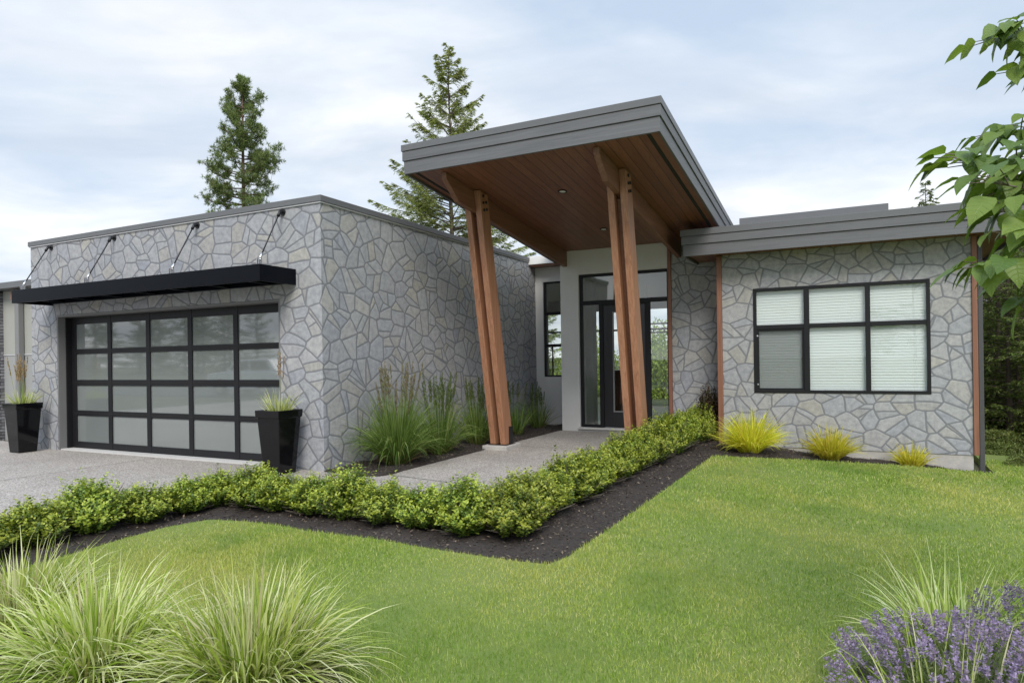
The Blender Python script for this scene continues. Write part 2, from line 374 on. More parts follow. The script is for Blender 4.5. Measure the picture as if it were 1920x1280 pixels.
mt = M['dogwood']; T = NT(mt.node_tree); pn_ = [q for q in mt.node_tree.nodes if q.type == 'BSDF_PRINCIPLED'][0]
uu, vv, _z = T.sep(T.n('ShaderNodeUVMap').outputs[0]); au = T.math('ABSOLUTE', uu)
side = T.math('PINGPONG', T.math('MULTIPLY', T.math('SUBTRACT', vv, T.math('MULTIPLY', au, .16)), 7.0), .5)
vein = T.math('MINIMUM', T.maprange(side, 0, .16, 0, 1), T.maprange(au, 0, .07, 0, 1))
vein = T.math('MINIMUM', vein, 1.0, clamp=True)
old = pn_.inputs['Base Color'].links[0].from_socket
T.set(pn_.inputs['Base Color'], T.mix(T.math('MULTIPLY', T.math('SUBTRACT', 1.0, vein), .35), old, (.26, .36, .12)))
T.set(pn_.inputs['Normal'], T.bump(vein, .5, .002))
M['under'] = mat_foliage('undergrowth_leaves', [(.065, .10, .024), (.11, .155, .034), (.17, .215, .052), (.25, .27, .10)], .6, .3, .3)

# ------------------------------------------------------------------ object helpers
def tag(o, label=None, cat=None, group=None, kind=None):
    if label: o['label'] = label
    if cat: o['category'] = cat
    if group: o['group'] = group
    if kind: o['kind'] = kind
    return o
def empty(name, label, cat, loc=(0, 0, 0), group=None):
    o = bpy.data.objects.new(name, None); COL.objects.link(o); o.location = loc; o.empty_display_size = .3
    return tag(o, label, cat, group)
def link(o, parent):
    COL.objects.link(o)
    if parent is not None:
        o.parent = parent
        r = parent
        if r.type == 'EMPTY': o.matrix_parent_inverse = Matrix.Translation(-Vector(r.location))
    return o
def np_mesh(name, V, F, mats, parent=None, midx=None, smooth=False):
    V = np.asarray(V, np.float32); F = np.asarray(F, np.int32)
    me = bpy.data.meshes.new(name); k = F.shape[1]
    me.vertices.add(len(V)); me.vertices.foreach_set('co', V.ravel())
    me.loops.add(F.size); me.loops.foreach_set('vertex_index', F.ravel())
    me.polygons.add(len(F)); me.polygons.foreach_set('loop_start', np.arange(0, F.size, k, dtype=np.int32))
    me.polygons.foreach_set('loop_total', np.full(len(F), k, np.int32))
    if smooth: me.polygons.foreach_set('use_smooth', np.ones(len(F), bool))
    for mm in (mats if isinstance(mats, (list, tuple)) else [mats]): me.materials.append(mm)
    if midx is not None: me.polygons.foreach_set('material_index', np.asarray(midx, np.int32))
    me.update(calc_edges=True); me.validate()
    return link(bpy.data.objects.new(name, me), parent)
class MB:
    def __init__(s): s.v = []; s.f = []; s.sm = []
    def add(s, vs, fs, smooth=False):
        b = len(s.v); s.v += [tuple(q) for q in vs]; s.f += [tuple(b + i for i in f) for f in fs]; s.sm += [smooth] * len(fs); return s
    def hexa(s, p):      # 4 bottom ccw, 4 top ccw
        return s.add(p, [(3, 2, 1, 0), (4, 5, 6, 7), (0, 1, 5, 4), (1, 2, 6, 5), (2, 3, 7, 6), (3, 0, 4, 7)])
    def box(s, x0, x1, y0, y1, z0, z1):
        return s.hexa([(x0, y0, z0), (x1, y0, z0), (x1, y1, z0), (x0, y1, z0), (x0, y0, z1), (x1, y0, z1), (x1, y1, z1), (x0, y1, z1)])
    def slope(s, x0, x1, y0, y1, a, b, zf):   # slab between zf(y)+a and zf(y)+b
        q = [(x0, y0), (x1, y0), (x1, y1), (x0, y1)]
        return s.hexa([(x, y, zf(y) + a) for x, y in q] + [(x, y, zf(y) + b) for x, y in q])
    def tube(s, pts, rads, n=8, cap=True):
        pts = [Vector(p) for p in pts]
        if not isinstance(rads, (list, tuple)): rads = [rads] * len(pts)
        b = len(s.v); ref = Vector((0.31, 0.17, 0.93)).normalized()
        for i, p in enumerate(pts):
            t = (pts[min(i + 1, len(pts) - 1)] - pts[max(i - 1, 0)]).normalized()
            rr = ref if abs(t.dot(ref)) < .95 else Vector((1, 0, 0))
            a = t.cross(rr).normalized(); c = t.cross(a)
            for k in range(n):
                an = 2 * math.pi * k / n; s.v.append(tuple(p + (a * math.cos(an) + c * math.sin(an)) * rads[i]))
        for i in range(len(pts) - 1):
            for k in range(n):
                k2 = (k + 1) % n; s.f.append((b + i * n + k, b + i * n + k2, b + (i + 1) * n + k2, b + (i + 1) * n + k)); s.sm.append(True)
        if cap:
            s.f.append(tuple(b + k for k in range(n))[::-1]); s.sm.append(False)
            s.f.append(tuple(b + (len(pts) - 1) * n + k for k in range(n))); s.sm.append(False)
        return s
    def build(s, name, mat, parent=None, bevel=0.0):
        me = bpy.data.meshes.new(name); me.from_pydata(s.v, [], s.f)
        for p, sm in zip(me.polygons, s.sm): p.use_smooth = sm
        bm = bmesh.new(); bm.from_mesh(me); bmesh.ops.recalc_face_normals(bm, faces=bm.faces); bm.to_mesh(me); bm.free()
        me.materials.append(mat); me.update()
        o = link(bpy.data.objects.new(name, me), parent)
        if bevel:
            mo = o.modifiers.new('bevel', 'BEVEL'); mo.width = bevel; mo.segments = 2; mo.limit_method = 'ANGLE'
        return o
def copy_tree(o, loc, rz=0.0, sc=1.0, label=None):
    c = o.copy(); COL.objects.link(c); c.location = loc; c.rotation_euler = (0, 0, rz)
    c.scale = sc if isinstance(sc, tuple) else (sc, sc, sc)
    if label: c['label'] = label
    for ch in o.children:
        k = ch.copy(); COL.objects.link(k); k.parent = c
        for g in ch.children:
            q = g.copy(); COL.objects.link(q); q.parent = k
    return c

# ------------------------------------------------------------------ setting: terrain and sheets
def h(x, y=0.0): return -.08 * min(max(x + 1.8, 0.0), 8.0)
def hv(x): return -.08 * np.clip(x + 1.8, 0.0, 8.0)
def resample(poly, step):
    out = []
    for i, a in enumerate(poly):
        b = poly[(i + 1) % len(poly)]; L = math.dist(a, b); n = max(1, int(L / step))
        out += [(a[0] + (b[0] - a[0]) * k / n, a[1] + (b[1] - a[1]) * k / n) for k in range(n)]
    return out
def inside(poly, X, Y):
    X = np.asarray(X); Y = np.asarray(Y); r = np.zeros(X.shape, bool); n = len(poly)
    for i in range(n):
        x1, y1 = poly[i]; x2, y2 = poly[(i + 1) % n]
        if y1 == y2: continue
        c = ((y1 > Y) != (y2 > Y)) & (X < (x2 - x1) * (Y - y1) / (y2 - y1) + x1); r ^= c
    return r
def sheet(name, poly, zf, step, mat, skirt=0.12, kind='structure', edge=None):
    pl = resample(poly, edge or step)
    xs = np.arange(min(p[0] for p in pl) + step / 2, max(p[0] for p in pl), step); ys = np.arange(min(p[1] for p in pl) + step / 2, max(p[1] for p in pl), step)
    gx, gy = np.meshgrid(xs, ys); gx = gx.ravel(); gy = gy.ravel(); k = inside(poly, gx, gy)
    vs = [Vector(p) for p in pl] + [Vector((a, b)) for a, b in zip(gx[k], gy[k])]
    n = len(pl)
    ov, oe, of, *_ = delaunay_2d_cdt(vs, [], [list(range(n))], 1, 1e-5)
    V = [(v.x, v.y, zf(v.x, v.y)) for v in ov]; F = [tuple(f) for f in of]
    if skirt:
        cnt = {}
        for f in F:
            for a, b in zip(f, f[1:] + f[:1]): cnt[(a, b)] = 1
        for (a, b) in list(cnt):
            if (b, a) not in cnt:
                i = len(V); V += [(V[a][0], V[a][1], V[a][2] - skirt), (V[b][0], V[b][1], V[b][2] - skirt)]
                F.append((b, a, i, i + 1))
    me = bpy.data.meshes.new(name); me.from_pydata(V, [], F); me.materials.append(mat)
    bm = bmesh.new(); bm.from_mesh(me); bmesh.ops.recalc_face_normals(bm, faces=bm.faces)
    for p in me.polygons: p.use_smooth = False
    bm.to_mesh(me); bm.free()
    o = link(bpy.data.objects.new(name, me), None); o['kind'] = kind; return o

# one wide ground sheet; it drops away beyond the house as hillside
rad = [0, 4, 8, 12, 16, 20, 26, 34, 45, 70, 120, 220, 420, 800]; V = []; F = []; na = 72
def gz(x, y):
    z = h(x, y) - .10
    if x > 6: z -= min((x - 6) * .02, 1.5)
    return z
for r_ in rad:
    for k in range(na):
        a = 2 * math.pi * k / na; x, y = r_ * math.cos(a), r_ * math.sin(a) + 3; V.append((x, y, gz(x, y)))
for i in range(len(rad) - 1):
    for k in range(na): F.append((i * na + k, i * na + (k + 1) % na, (i + 1) * na + (k + 1) % na, (i + 1) * na + k))
o = np_mesh('ground', V, F, M['earth']); o['kind'] = 'structure'

drive_edge = [(-5.9, -6), (-5.95, 1.0), (-5.9, 2.7), (-5.78, 4.3), (-5.62, 4.75), (-5.3, 4.95), (-4.5, 4.97), (-2.85, 5.02), (-2.62, 5.15), (-2.53, 5.45), (-2.48, 9.0), (-2.42, 11.97)]
wall_bed = [(-5.965, 6.48), (-5.25, 6.34), (-5.06, 6.44), (-5.0, 6.6), (-5.03, 6.9), (-5.03, 11.97), (-4.98, 12.9), (-5.965, 12.9)]
drive = drive_edge + [(-4.99, 11.97), (-5.03, 11.95), (-5.03, 6.9), (-5.0, 6.6), (-5.06, 6.44), (-5.25, 6.34), (-5.965, 6.46), (-5.98, 6.9), (-15.5, 6.9), (-20, 6.5), (-20, -6)]
sheet('driveway', drive, lambda x, y: 0.0, 1.0, M['agg'], .15)
for a, b in (((-16.0, 3.2), (-5.92, 3.2)), ((-9.2, -6.0), (-9.2, 6.46)), ((-5.0, 6.56), (-2.56, 6.2)), ((-5.02, 9.55), (-2.5, 9.55))):
    dvx, dvy = b[0] - a[0], b[1] - a[1]; ll_ = math.hypot(dvx, dvy); nx_, ny_ = -dvy / ll_ * .005, dvx / ll_ * .005
    jo = np_mesh('paving_joint', [(a[0] - nx_, a[1] - ny_, .003), (b[0] - nx_, b[1] - ny_, .003), (b[0] + nx_, b[1] + ny_, .003), (a[0] + nx_, a[1] + ny_, .003)], [(0, 1, 2, 3)], M['dark']); jo['kind'] = 'structure'
ro = MB().box(-140, 60, -15, -7.5, -.16, -.06).build('road', M['asphalt']); ro['kind'] = 'structure'
lawn_edge = [(-4.9, 1.2), (-5.02, 2.41), (-5.12, 3.18), (-5.16, 3.7), (-5.06, 4.05), (-4.75, 4.14), (-4.34, 4.16), (-3.9, 4.12), (-3.32, 4.15), (-2.9, 4.10), (-2.52, 4.07), (-2.05, 4.06), (-1.82, 4.09), (-1.772, 4.30), (-1.76, 5.27), (-1.75, 7.0), (-1.745, 9.5), (-1.70, 9.66), (-1.4, 9.78), (-.67, 10.2), (.4, 10.77), (1.5, 11.13), (1.72, 11.2), (1.76, 13.6)]
fore_bed = [(-4.0, .9), (-3.9, 1.9), (-3.3, 2.1), (-2.5, 2.32), (-2.1, 2.34), (-1.93, 2.2), (-1.9, 1.6), (-2.2, .9), (-3.2, .6)]
lav_bed = [(0.05, 3.1), (0.0, 3.6), (.2, 4.05), (.65, 4.3), (1.6, 4.2), (2.0, 3.4), (1.6, 2.5), (.6, 2.4), (.15, 2.7)]
lawn = lawn_edge + [(2.6, 13.4), (4.5, 12.9), (9, 12.5), (10, 6), (10, -4), (-4.6, -4)]
sheet('lawn', lawn, lambda x, y: h(x) + .006 * math.sin(x * 2.1) * math.cos(y * 1.7), .3, M['lawn'], .10, edge=.12)
def bump2(x, y): return .012 * math.sin(x * 9.1 + y * 4.3) + .010 * math.sin(y * 12.7 - x * 6.1) + .006 * math.sin(31 * x + 17 * y)
bed = [q for q in drive_edge[1:]] + [(-1.86, 11.97), (-1.86, 11.4), (1.70, 11.4)] + lawn_edge[:-1][::-1]
sheet('mulch_bed', bed, lambda x, y: h(x) - .025 + bump2(x, y), .10, M['mulch'], .1, edge=.1)
sheet('wall_bed', wall_bed, lambda x, y: .012 + bump2(x, y), .10, M['mulch'], .1, edge=.1)
sheet('front_bed', fore_bed, lambda x, y: h(x) + .02 + bump2(x, y), .10, M['mulch'], .08, edge=.1)
sheet('flower_bed', lav_bed, lambda x, y: h(x) + .02 + bump2(x, y), .10, M['mulch'], .08, edge=.1)

# ------------------------------------------------------------------ the house
HOUSE = empty('house', 'modern flat roofed house clad in grey crazy stone with a tilted timber porch', 'house', (-5, 9, 0))
def P(mb, name, mat, parent=HOUSE, bevel=0.0, label=None):
    o = mb.build(name, mat, parent, bevel)
    if parent is not HOUSE:
        o.matrix_parent_inverse = Matrix.Identity(4)
    if label: o['label'] = label
    return o
XC, XL, YG, YB = -5.965, -12.40, 6.49, 13.2
DX0, DX1, DZ = -11.68, -6.685, 2.213
TOP = 3.40
# garage walls
w = MB()
w.box(XL, DX0, YG, YG + .25, -.1, TOP).box(DX1, XC, YG, YG + .25, -.1, TOP).box(DX0, DX1, YG, YG + .25, DZ, TOP)
w.box(XC - .25, XC, YG + .25, YB, -.1, TOP).box(XL, XL + .25, YG + .25, YB, -.1, TOP)
P(w, 'garage_wall', M['stone'])
P(MB().box(XL + .25, XC - .25, YB - .2, YB - .02, -.1, TOP), 'back_wall', M['stucco'])
P(MB().box(XL + .25, XC - .25, YG + .25, YB - .2, 3.18, 3.3), 'garage_roof', M['membrane'])
c = MB(); e = .03
c.box(XL - e, XC + e, YG - e, YG + .3, TOP + .004, TOP + .082).box(XC - .3, XC + e, YG + .3, YB, TOP + .004, TOP + .082).box(XL - e, XL + .3, YG + .3, YB, TOP + .004, TOP + .082)
cap = P(c, 'parapet_cap', M['cap'], bevel=.004)
c = MB(); e = .018
c.box(XL - e, XC + e, YG - e, YG - .001, TOP - .014, TOP + .002).box(XC + .001, XC + e, YG - .001, YB, TOP - .014, TOP + .002)
P(c, 'drip_edge', M['caplight'], cap)
# door opening lining
r_ = MB()
r_.box(DX0 + .002, DX0 + .03, YG + .004, YG + .26, 0.002, DZ - .004).box(DX1 - .03, DX1 - .002, YG + .004, YG + .26, 0.002, DZ - .004).box(DX0 + .03, DX1 - .03, YG + .004, YG + .26, DZ - .032, DZ - .004)
P(r_, 'door_lining', M['reveal'])
P(MB().box(DX0 + .031, DX1 - .031, YG + .02, YG + .30, -.05, .018), 'door_threshold', M['sill'])
# garage door: black aluminium grid, 5 x 4 frosted panes
yd0, yd1 = YG + .20, YG + .245
xs = [(-11.51, -10.66), (-10.57, -9.705), (-9.615, -8.75), (-8.66, -7.795), (-7.705, -6.845)]
zs = [(.125, .555), (.64, 1.05), (1.145, 1.57), (1.652, 2.062)]
g = MB()
xe = [DX0 + .06] + [v for a in xs for v in a] + [DX1 - .04]
ze = [.02] + [v for a in zs for v in a] + [2.18]
for i in range(0, len(xe), 2): g.box(xe[i], xe[i + 1], yd0, yd1, ze[0], ze[-1])
for a, b in xs:
    for j in range(0, len(ze), 2): g.box(a, b, yd0 + .004, yd1, ze[j], ze[j + 1])
GD = P(g, 'garage_door', M['black'], bevel=.003)
s_ = MB()
for zc in ((.555 + .64) / 2, (1.05 + 1.145) / 2, (1.57 + 1.652) / 2): s_.box(xe[0], xe[-1], yd0 - .004, yd0 - .001, zc - .004, zc + .004)
P(s_, 'section_joint', M['dark'], GD)
q = MB(); q.box(xe[0] + .02, xe[-1] - .02, yd0 + .02, yd0 + .030, .05, 2.12); P(q, 'glass_panes', M['frost'], GD)
P(MB().box(DX0 + .032, DX0 + .058, YG + .12, YG + .25, .02, 2.17), 'guide_rail', M['black'], GD)
P(MB().box(DX1 - .038, DX1 - .031, YG + .12, YG + .25, .02, 2.17), 'guide_rail', M['black'], GD)
# awning
AX0, AX1, AY0, AZ0, AZ1 = -11.80, -6.39, 5.89, 2.375, 2.578
a = MB()
a.box(AX0, AX1, AY0, AY0 + .04, AZ0, AZ1).box(AX0, AX0 + .04, AY0 + .04, YG - .003, AZ0, AZ1).box(AX1 - .04, AX1, AY0 + .04, YG - .003, AZ0, AZ1)
a.box(AX0 + .04, AX1 - .04, AY0 + .04, YG - .003, AZ1 - .03, AZ1 - .004).box(AX0 + .04, AX1 - .04, YG - .06, YG - .004, AZ0 + .02, AZ1 - .03)
AW = P(a, 'awning', M['awning'], bevel=.003)
for k in range(7):
    x = AX0 + .04 + (AX1 - AX0 - .08) * (k + .5) / 7; b = MB(); b.box(x - .02, x + .02, AY0 + .04, YG - .062, AZ0 + .03, AZ1 - .032)
    P(b, 'awning_rib', M['awning'], AW)
for xw, xa in ((-11.79, -11.64), (-10.12, -9.98), (-8.24, -8.11), (-6.60, -6.48)):
    A_ = Vector((xw, YG - .06, 3.325)); B_ = Vector((xa, AY0 + .085, 2.652)); dd = (B_ - A_).normalized()
    rod = P(MB().tube([A_ + dd * .05, B_ - dd * .03], .009, 8), 'tie_rod', M['iron'], AW)
    k = MB(); k.tube([(xw, YG - .001, 3.335), (xw, YG - .014, 3.335)], .045, 14).tube([(xw, YG - .013, 3.335), (xw, YG - .055, 3.33)], .020, 10).tube([A_ - dd * .03, A_ + dd * .07], .020, 10)
    P(k, 'wall_bracket', M['iron'], AW)
    k = MB(); k.tube([B_ - dd * .09, B_ + dd * .0], .017, 10).box(xa - .016, xa - .008, B_.y - .035, B_.y + .025, AZ1 + .001, AZ1 + .08).box(xa + .008, xa + .016, B_.y - .035, B_.y + .025, AZ1 + .001, AZ1 + .08)
    k.tube([(xa - .026, B_.y, B_.z - .005), (xa + .026, B_.y, B_.z - .005)], .012, 8)
    P(k, 'rod_clevis', M['steel'], AW)

# porch roof : one plane falling toward the back
SL = .112; Z12 = 3.43
zr = lambda y: Z12 + SL * (12 - y)
RX0, RX1, RY0, RY1 = -5.41, -1.86, 7.45, 14.0
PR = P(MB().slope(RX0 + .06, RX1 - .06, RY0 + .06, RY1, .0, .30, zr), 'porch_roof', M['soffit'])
f1 = MB()
f1.slope(RX0 + .028, RX1 - .028, RY0 + .028, RY0 + .058, -.035, .133, zr)
f1.slope(RX0 + .012, RX1 - .012, RY0 + .012, RY0 + .058, .137, .262, zr)
P(f1, 'front_fascia', M['fascia'], PR, .003)
for sgn, X in ((1, RX0), (-1, RX1)):
    f2 = MB()
    for off, za, zb in ((.028, -.035, .133), (.012, .137, .262)):
        xa, xb = X + sgn * off, X + sgn * .058
        f2.slope(min(xa, xb), max(xa, xb), RY0 + .060, RY1, za, zb, zr)
    P(f2, 'side_fascia', M['fascia_side'], PR, .003)
f3 = MB(); f3.slope(RX0, RX1, RY0, RY0 + .16, .266, .35, zr).slope(RX0, RX0 + .16, RY0 + .16, RY1, .266, .35, zr).slope(RX1 - .16, RX1, RY0 + .16, RY1, .266, .35, zr)
P(f3, 'roof_flashing', M['cap'], PR, .003)
P(MB().slope(RX0 + .161, RX1 - .161, RY0 + .161, RY1, .302, .335, zr), 'roof_membrane', M['membrane'], PR)
for x in (RX0 + .16, RX1 - .19):
    f4 = MB(); f4.slope(x - .018, x + .030, RY0 + .10, RY1 - 2.0, -.004, .006, zr)
    P(f4, 'soffit_vent', M['dark'], PR)
for (x, y) in ((-3.67, 8.93), (-3.72, 10.85)):
    z = zr(y); k = MB()
    n = 24
    vo = [(x + .065 * math.cos(t), y + .065 * math.sin(t), zr(y + .065 * math.sin(t)) - .012) for t in [2 * math.pi * i / n for i in range(n)]]
    vi = [(x + .047 * math.cos(t), y + .047 * math.sin(t), zr(y + .047 * math.sin(t)) - .012) for t in [2 * math.pi * i / n for i in range(n)]]
    vt = [(a_, b_, c_ + .008) for a_, b_, c_ in vo]
    k.add(vo + vi + vt, [(i, (i + 1) % n, n + (i + 1) % n, n + i) for i in range(n)] + [(i, (i + 1) % n, 2 * n + (i + 1) % n, 2 * n + i) for i in range(n)])
    L_ = P(k, 'downlight', M['iron'], PR)
    k = MB(); k.add([(a_, b_, c_ + .004) for a_, b_, c_ in vi], [tuple(range(n))]); P(k, 'lens', M['lampglow'], L_)
# beams and raking posts
def lean_box(mb, x0, x1, yb, yt, zb, zt, wy):
    mb.hexa([(x0, yb, zb), (x1, yb, zb), (x1, yb + wy, zb), (x0, yb + wy, zb), (x0, yt, zt), (x1, yt, zt), (x1, yt + wy, zt), (x0, yt + wy, zt)])
for bx in (-4.885, -2.715):
    dn = .30
    q = []
    y0 = 7.68
    for x in (bx - .040, bx + .040):
        q.append([(x, y0, zr(y0) - .004), (x, y0 + .02, zr(y0 + .02) - .09), (x, y0 + .34, zr(y0 + .34) - dn), (x, 11.96, zr(11.96) - dn), (x, 11.96, zr(11.96) - .004)])
    mb = MB(); n = 5
    mb.add(q[0] + q[1], [(0, 1, 2, 3, 4), (9, 8, 7, 6, 5)] + [(i, (i + 1) % n, n + (i + 1) % n, n + i) for i in range(n)])
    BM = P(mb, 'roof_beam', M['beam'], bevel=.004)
    for sx in (-1, 1):
        xa, xb = (bx - .134, bx - .042) if sx < 0 else (bx + .042, bx + .134)
        k = MB(); yt = 8.42; wt = .255
        yb_ = 9.13
        zt0, zt1 = zr(yt) - .012, zr(yt + wt) - .012
        zb = .07
        k.hexa([(xa, yb_, zb), (xb, yb_, zb), (xb, yb_ + wt, zb), (xa, yb_ + wt, zb), (xa, yt, zt0), (xb, yt, zt0), (xb, yt + wt, zt1), (xa, yt + wt, zt1)])
        PO = P(k, 'porch_post', M['post'], bevel=.005)
        # bolts through the post into the beam
        xo = xa if sx < 0 else xb
        for by, bz in ((8.50, -.07), (8.58, -.14), (8.50, -.17), (8.60, -.24), (8.52, -.27)):
            zc = zr(by) + bz; P(MB().tube([(xo - .002 * sx, by + .03, zc), (xo + .014 * sx, by + .03, zc)], .022, 6), 'bolt', M['iron'], PO)
    k = MB(); lean_box(k, bx - .040, bx + .040, 9.31, 8.60, .075, zr(8.65) - dn - .03, .06)
    P(k, 'post_spacer', M['beam'])
    k = MB(); k.box(bx + .135, bx + .143, 9.24, 9.36, .071, .34).box(bx - .143, bx - .135, 9.24, 9.36, .071, .34).box(bx - .16, bx + .16, 9.10, 9.42, .062, .070)
    P(k, 'base_plate', M['iron'])
    P(MB().box(bx - .21, bx + .21, 9.00, 9.50, -.06, .062), 'post_footing', M['concrete'], bevel=.012)
# entry wall, stucco, openings
YE = 11.98
EX0 = -5.0; GX0, GX1, GZ0, GZ1 = -4.63, -2.925, .075, 2.968
w = MB(); w.box(EX0, GX0, YE, YE + .35, -.05, 3.445).box(GX0, -2.925, YE, YE + .35, GZ1, 3.43)
w.box(GX0, -2.925, YE + .002, YE + .35, -.05, GZ0 - .035)
P(w, 'entry_wall', M['stucco'], bevel=.004)
P(MB().box(GX0 - .02, GX1 + .01, YE - .05, YE + .12, GZ0 - .034, GZ0 - .002), 'entry_sill', M['sill'], bevel=.004)
P(MB().box(-2.923, -2.862, YE - .025, YE + .3, 0, 3.43), 'corner_trim', M['trim'], bevel=.003)
# entry glazing
EW = P(MB().box(GX0, GX0 + .05, YE + .05, YE + .13, GZ0, GZ1).box(GX1 - .03, GX1 - .002, YE + .05, YE + .13, GZ0, GZ1)
       .box(GX0 + .05, GX1 - .03, YE + .05, YE + .13, GZ1 - .05, GZ1).box(GX0 + .05, GX1 - .03, YE + .048, YE + .132, 2.39, 2.465)
       .box(GX0 + .05, -4.245, YE + .05, YE + .13, GZ0, GZ0 + .05).box(-3.275, GX1 - .03, YE + .05, YE + .13, GZ0, GZ0 + .05)
       .box(-4.245, -4.165, YE + .046, YE + .134, GZ0, 2.39).box(-3.365, -3.275, YE + .046, YE + .134, GZ0, 2.39).box(-4.165, -3.365, YE + .05, YE + .13, 2.365, 2.39),
       'entry_window', M['black'], bevel=.003)
P(MB().box(GX0 + .05, -4.245, YE + .088, YE + .094, GZ0 + .05, 2.39).box(-3.275, GX1 - .03, YE + .088, YE + .094, GZ0 + .05, 2.39).box(GX0 + .05, GX1 - .03, YE + .088, YE + .094, 2.465, GZ1 - .05), 'pane', M['glassdoor'], EW)
D0, D1, DB, DT = -4.163, -3.367, .085, 2.362; g0, g1, gb, gt = -3.985, -3.53, .37, 2.28 - .04
FD = P(MB().box(D0, g0, YE + .07, YE + .12, DB, DT).box(g1, D1, YE + .07, YE + .12, DB, DT).box(g0, g1, YE + .07, YE + .12, DB, gb).box(g0, g1, YE + .07, YE + .12, gt, DT), 'front_door', M['blackdoor'], bevel=.003)
P(MB().box(g0, g0 + .018, YE + .062, YE + .1, gb, gt).box(g1 - .018, g1, YE + .062, YE + .1, gb, gt).box(g0 + .018, g1 - .018, YE + .062, YE + .1, gb, gb + .018).box(g0 + .018, g1 - .018, YE + .062, YE + .1, gt - .018, gt), 'glass_bead', M['greydown'], FD)
P(MB().box(g0 + .018, g1 - .018, YE + .090, YE + .096, gb + .018, gt - .018), 'door_glass', M['glassdoor'], FD)
P(MB().tube([(-3.44, YE + .07, 1.02), (-3.44, YE + .02, 1.02)], .012, 8).tube([(-3.44, YE + .022, .85), (-3.44, YE + .022, 1.25)], .011, 8).tube([(-3.44, YE + .07, 1.35), (-3.44, YE + .05, 1.35)], .028, 12), 'door_handle', M['steel'], FD)
# narrow window wall, set back beside the garage
YN = 12.92
nx0, nx1, nz0, nz1 = -5.785, -5.05, 1.005, 2.995
w = MB(); w.box(-5.962, nx0, YN, YN + .25, -.05, 3.30).box(nx0, nx1, YN, YN + .25, -.05, nz0).box(nx0, nx1, YN, YN + .25, nz1, 3.30).box(nx1, -4.7, YN, YN + .25, -.05, 3.30)
P(w, 'recess_wall', M['stucco'])
NW = P(MB().box(nx0, nx0 + .035, YN + .03, YN + .10, nz0, nz1).box(nx1 - .035, nx1, YN + .03, YN + .10, nz0, nz1).box(nx0 + .035, nx1 - .035, YN + .03, YN + .10, nz0, nz0 + .035).box(nx0 + .035, nx1 - .035, YN + .03, YN + .10, nz1 - .035, nz1)
       .box(nx0 + .035, nx1 - .035, YN + .028, YN + .10, 2.30, 2.36).box(nx0 + .035, nx1 - .035, YN + .028, YN + .10, 1.63, 1.69).box(-5.62, -5.60, YN + .045, YN + .08, nz0 + .035, 1.63), 'side_window', M['black'])
P(MB().box(nx0 + .035, nx1 - .035, YN + .065, YN + .071, nz0 + .035, nz1 - .035), 'pane', M['glassdoor'], NW)
P(MB().box(-6.15, -4.95, 12.60, 12.64, 3.335, 3.50), 'recess_fascia', M['white'], bevel=.003)
P(MB().box(-5.96, -4.72, 12.64, 13.6, 3.30, 3.336), 'recess_soffit', M['trim'])
k = MB(); k.hexa([(-9.5, 12.645, 3.37), (-4.72, 12.645, 3.37), (-4.72, 19, 3.55), (-9.5, 19, 3.55), (-9.5, 12.645, 3.45), (-4.72, 12.645, 3.45), (-4.72, 19, 3.75), (-9.5, 19, 3.75)])
for i in range(9):
    x = -9.4 + i * .55; k.hexa([(x, 13.25, 3.45), (x + .04, 13.25, 3.45), (x + .04, 19, 3.73), (x, 19, 3.73), (x, 13.25, 3.53), (x + .04, 13.25, 3.53), (x + .04, 19, 3.81), (x, 19, 3.81)])
P(k, 'rear_roof', M['paleroof'])
# stone pier between entry and wing
P(MB().box(-2.860, -1.86, YE + .01, YE + .3, -.1, 3.43), 'stone_pier', M['stone'])
# right wing
YW = 11.36; WX0, WX1 = -1.885, 1.51
wx0, wx1, wz0, wz1 = -1.405, 1.012, .785, 2.448
w = MB(); w.box(WX0, wx0, YW, YW + .25, -.068, 3.02).box(wx1, WX1, YW, YW + .25, -.068, 3.02).box(wx0, wx1, YW, YW + .25, -.068, wz0).box(wx0, wx1, YW, YW + .25, wz1, 3.02)
w.box(WX1 - .25, WX1, YW + .25, 19, -.068, 3.02)
P(w, 'wing_wall', M['stone'])
P(MB().box(WX0, WX1 - .002, YW + .012, YW + .24, -.7, -.069).box(WX1 - .24, WX1 - .012, YW + .24, 19, -.9, -.069), 'foundation', M['concrete'])
P(MB().box(-1.965, -1.887, YW - .03, YE + .008, -.1, 3.012), 'corner_trim', M['trim'], bevel=.003)
P(MB().box(1.512, 1.575, YW - .03, YW + .2, -.066, 3.012), 'corner_trim', M['trim'], bevel=.003)
P(MB().box(1.579, 1.64, YW - .01, YW + .06, -.33, 3.0), 'downspout', M['charcoal'], bevel=.008)
# wing window
gl = MB(); fy0, fy1 = YW - .012, YW + .07
mx = [(-.662, -.585), (.182, .25)]
gl.box(wx0, wx0 + .045, fy0, fy1, wz0, wz1).box(wx1 - .045, wx1, fy0, fy1, wz0, wz1).box(wx0 + .045, wx1 - .045, fy0, fy1, wz1 - .05, wz1).box(wx0 + .045, wx1 - .045, fy0, fy1, wz0, wz0 + .045)
for a, b in mx: gl.box(a, b, fy0 - .004, fy1, wz0 + .045, wz1 - .05)
for a, b in ((wx0 + .045, mx[0][0]), (mx[0][1], mx[1][0]), (mx[1][1], wx1 - .045)): gl.box(a, b, fy0 + .004, fy1, 1.795, 1.862)
WW = P(gl, 'wing_window', M['black'], bevel=.003)
P(MB().box(wx0 + .045, wx1 - .045, YW + .038, YW + .044, wz0 + .045, wz1 - .05), 'pane', M['glass'], WW)
sx0, sx1, sz0, sz1 = wx0 + .046, mx[0][0] - .001, wz0 + .046, 1.794
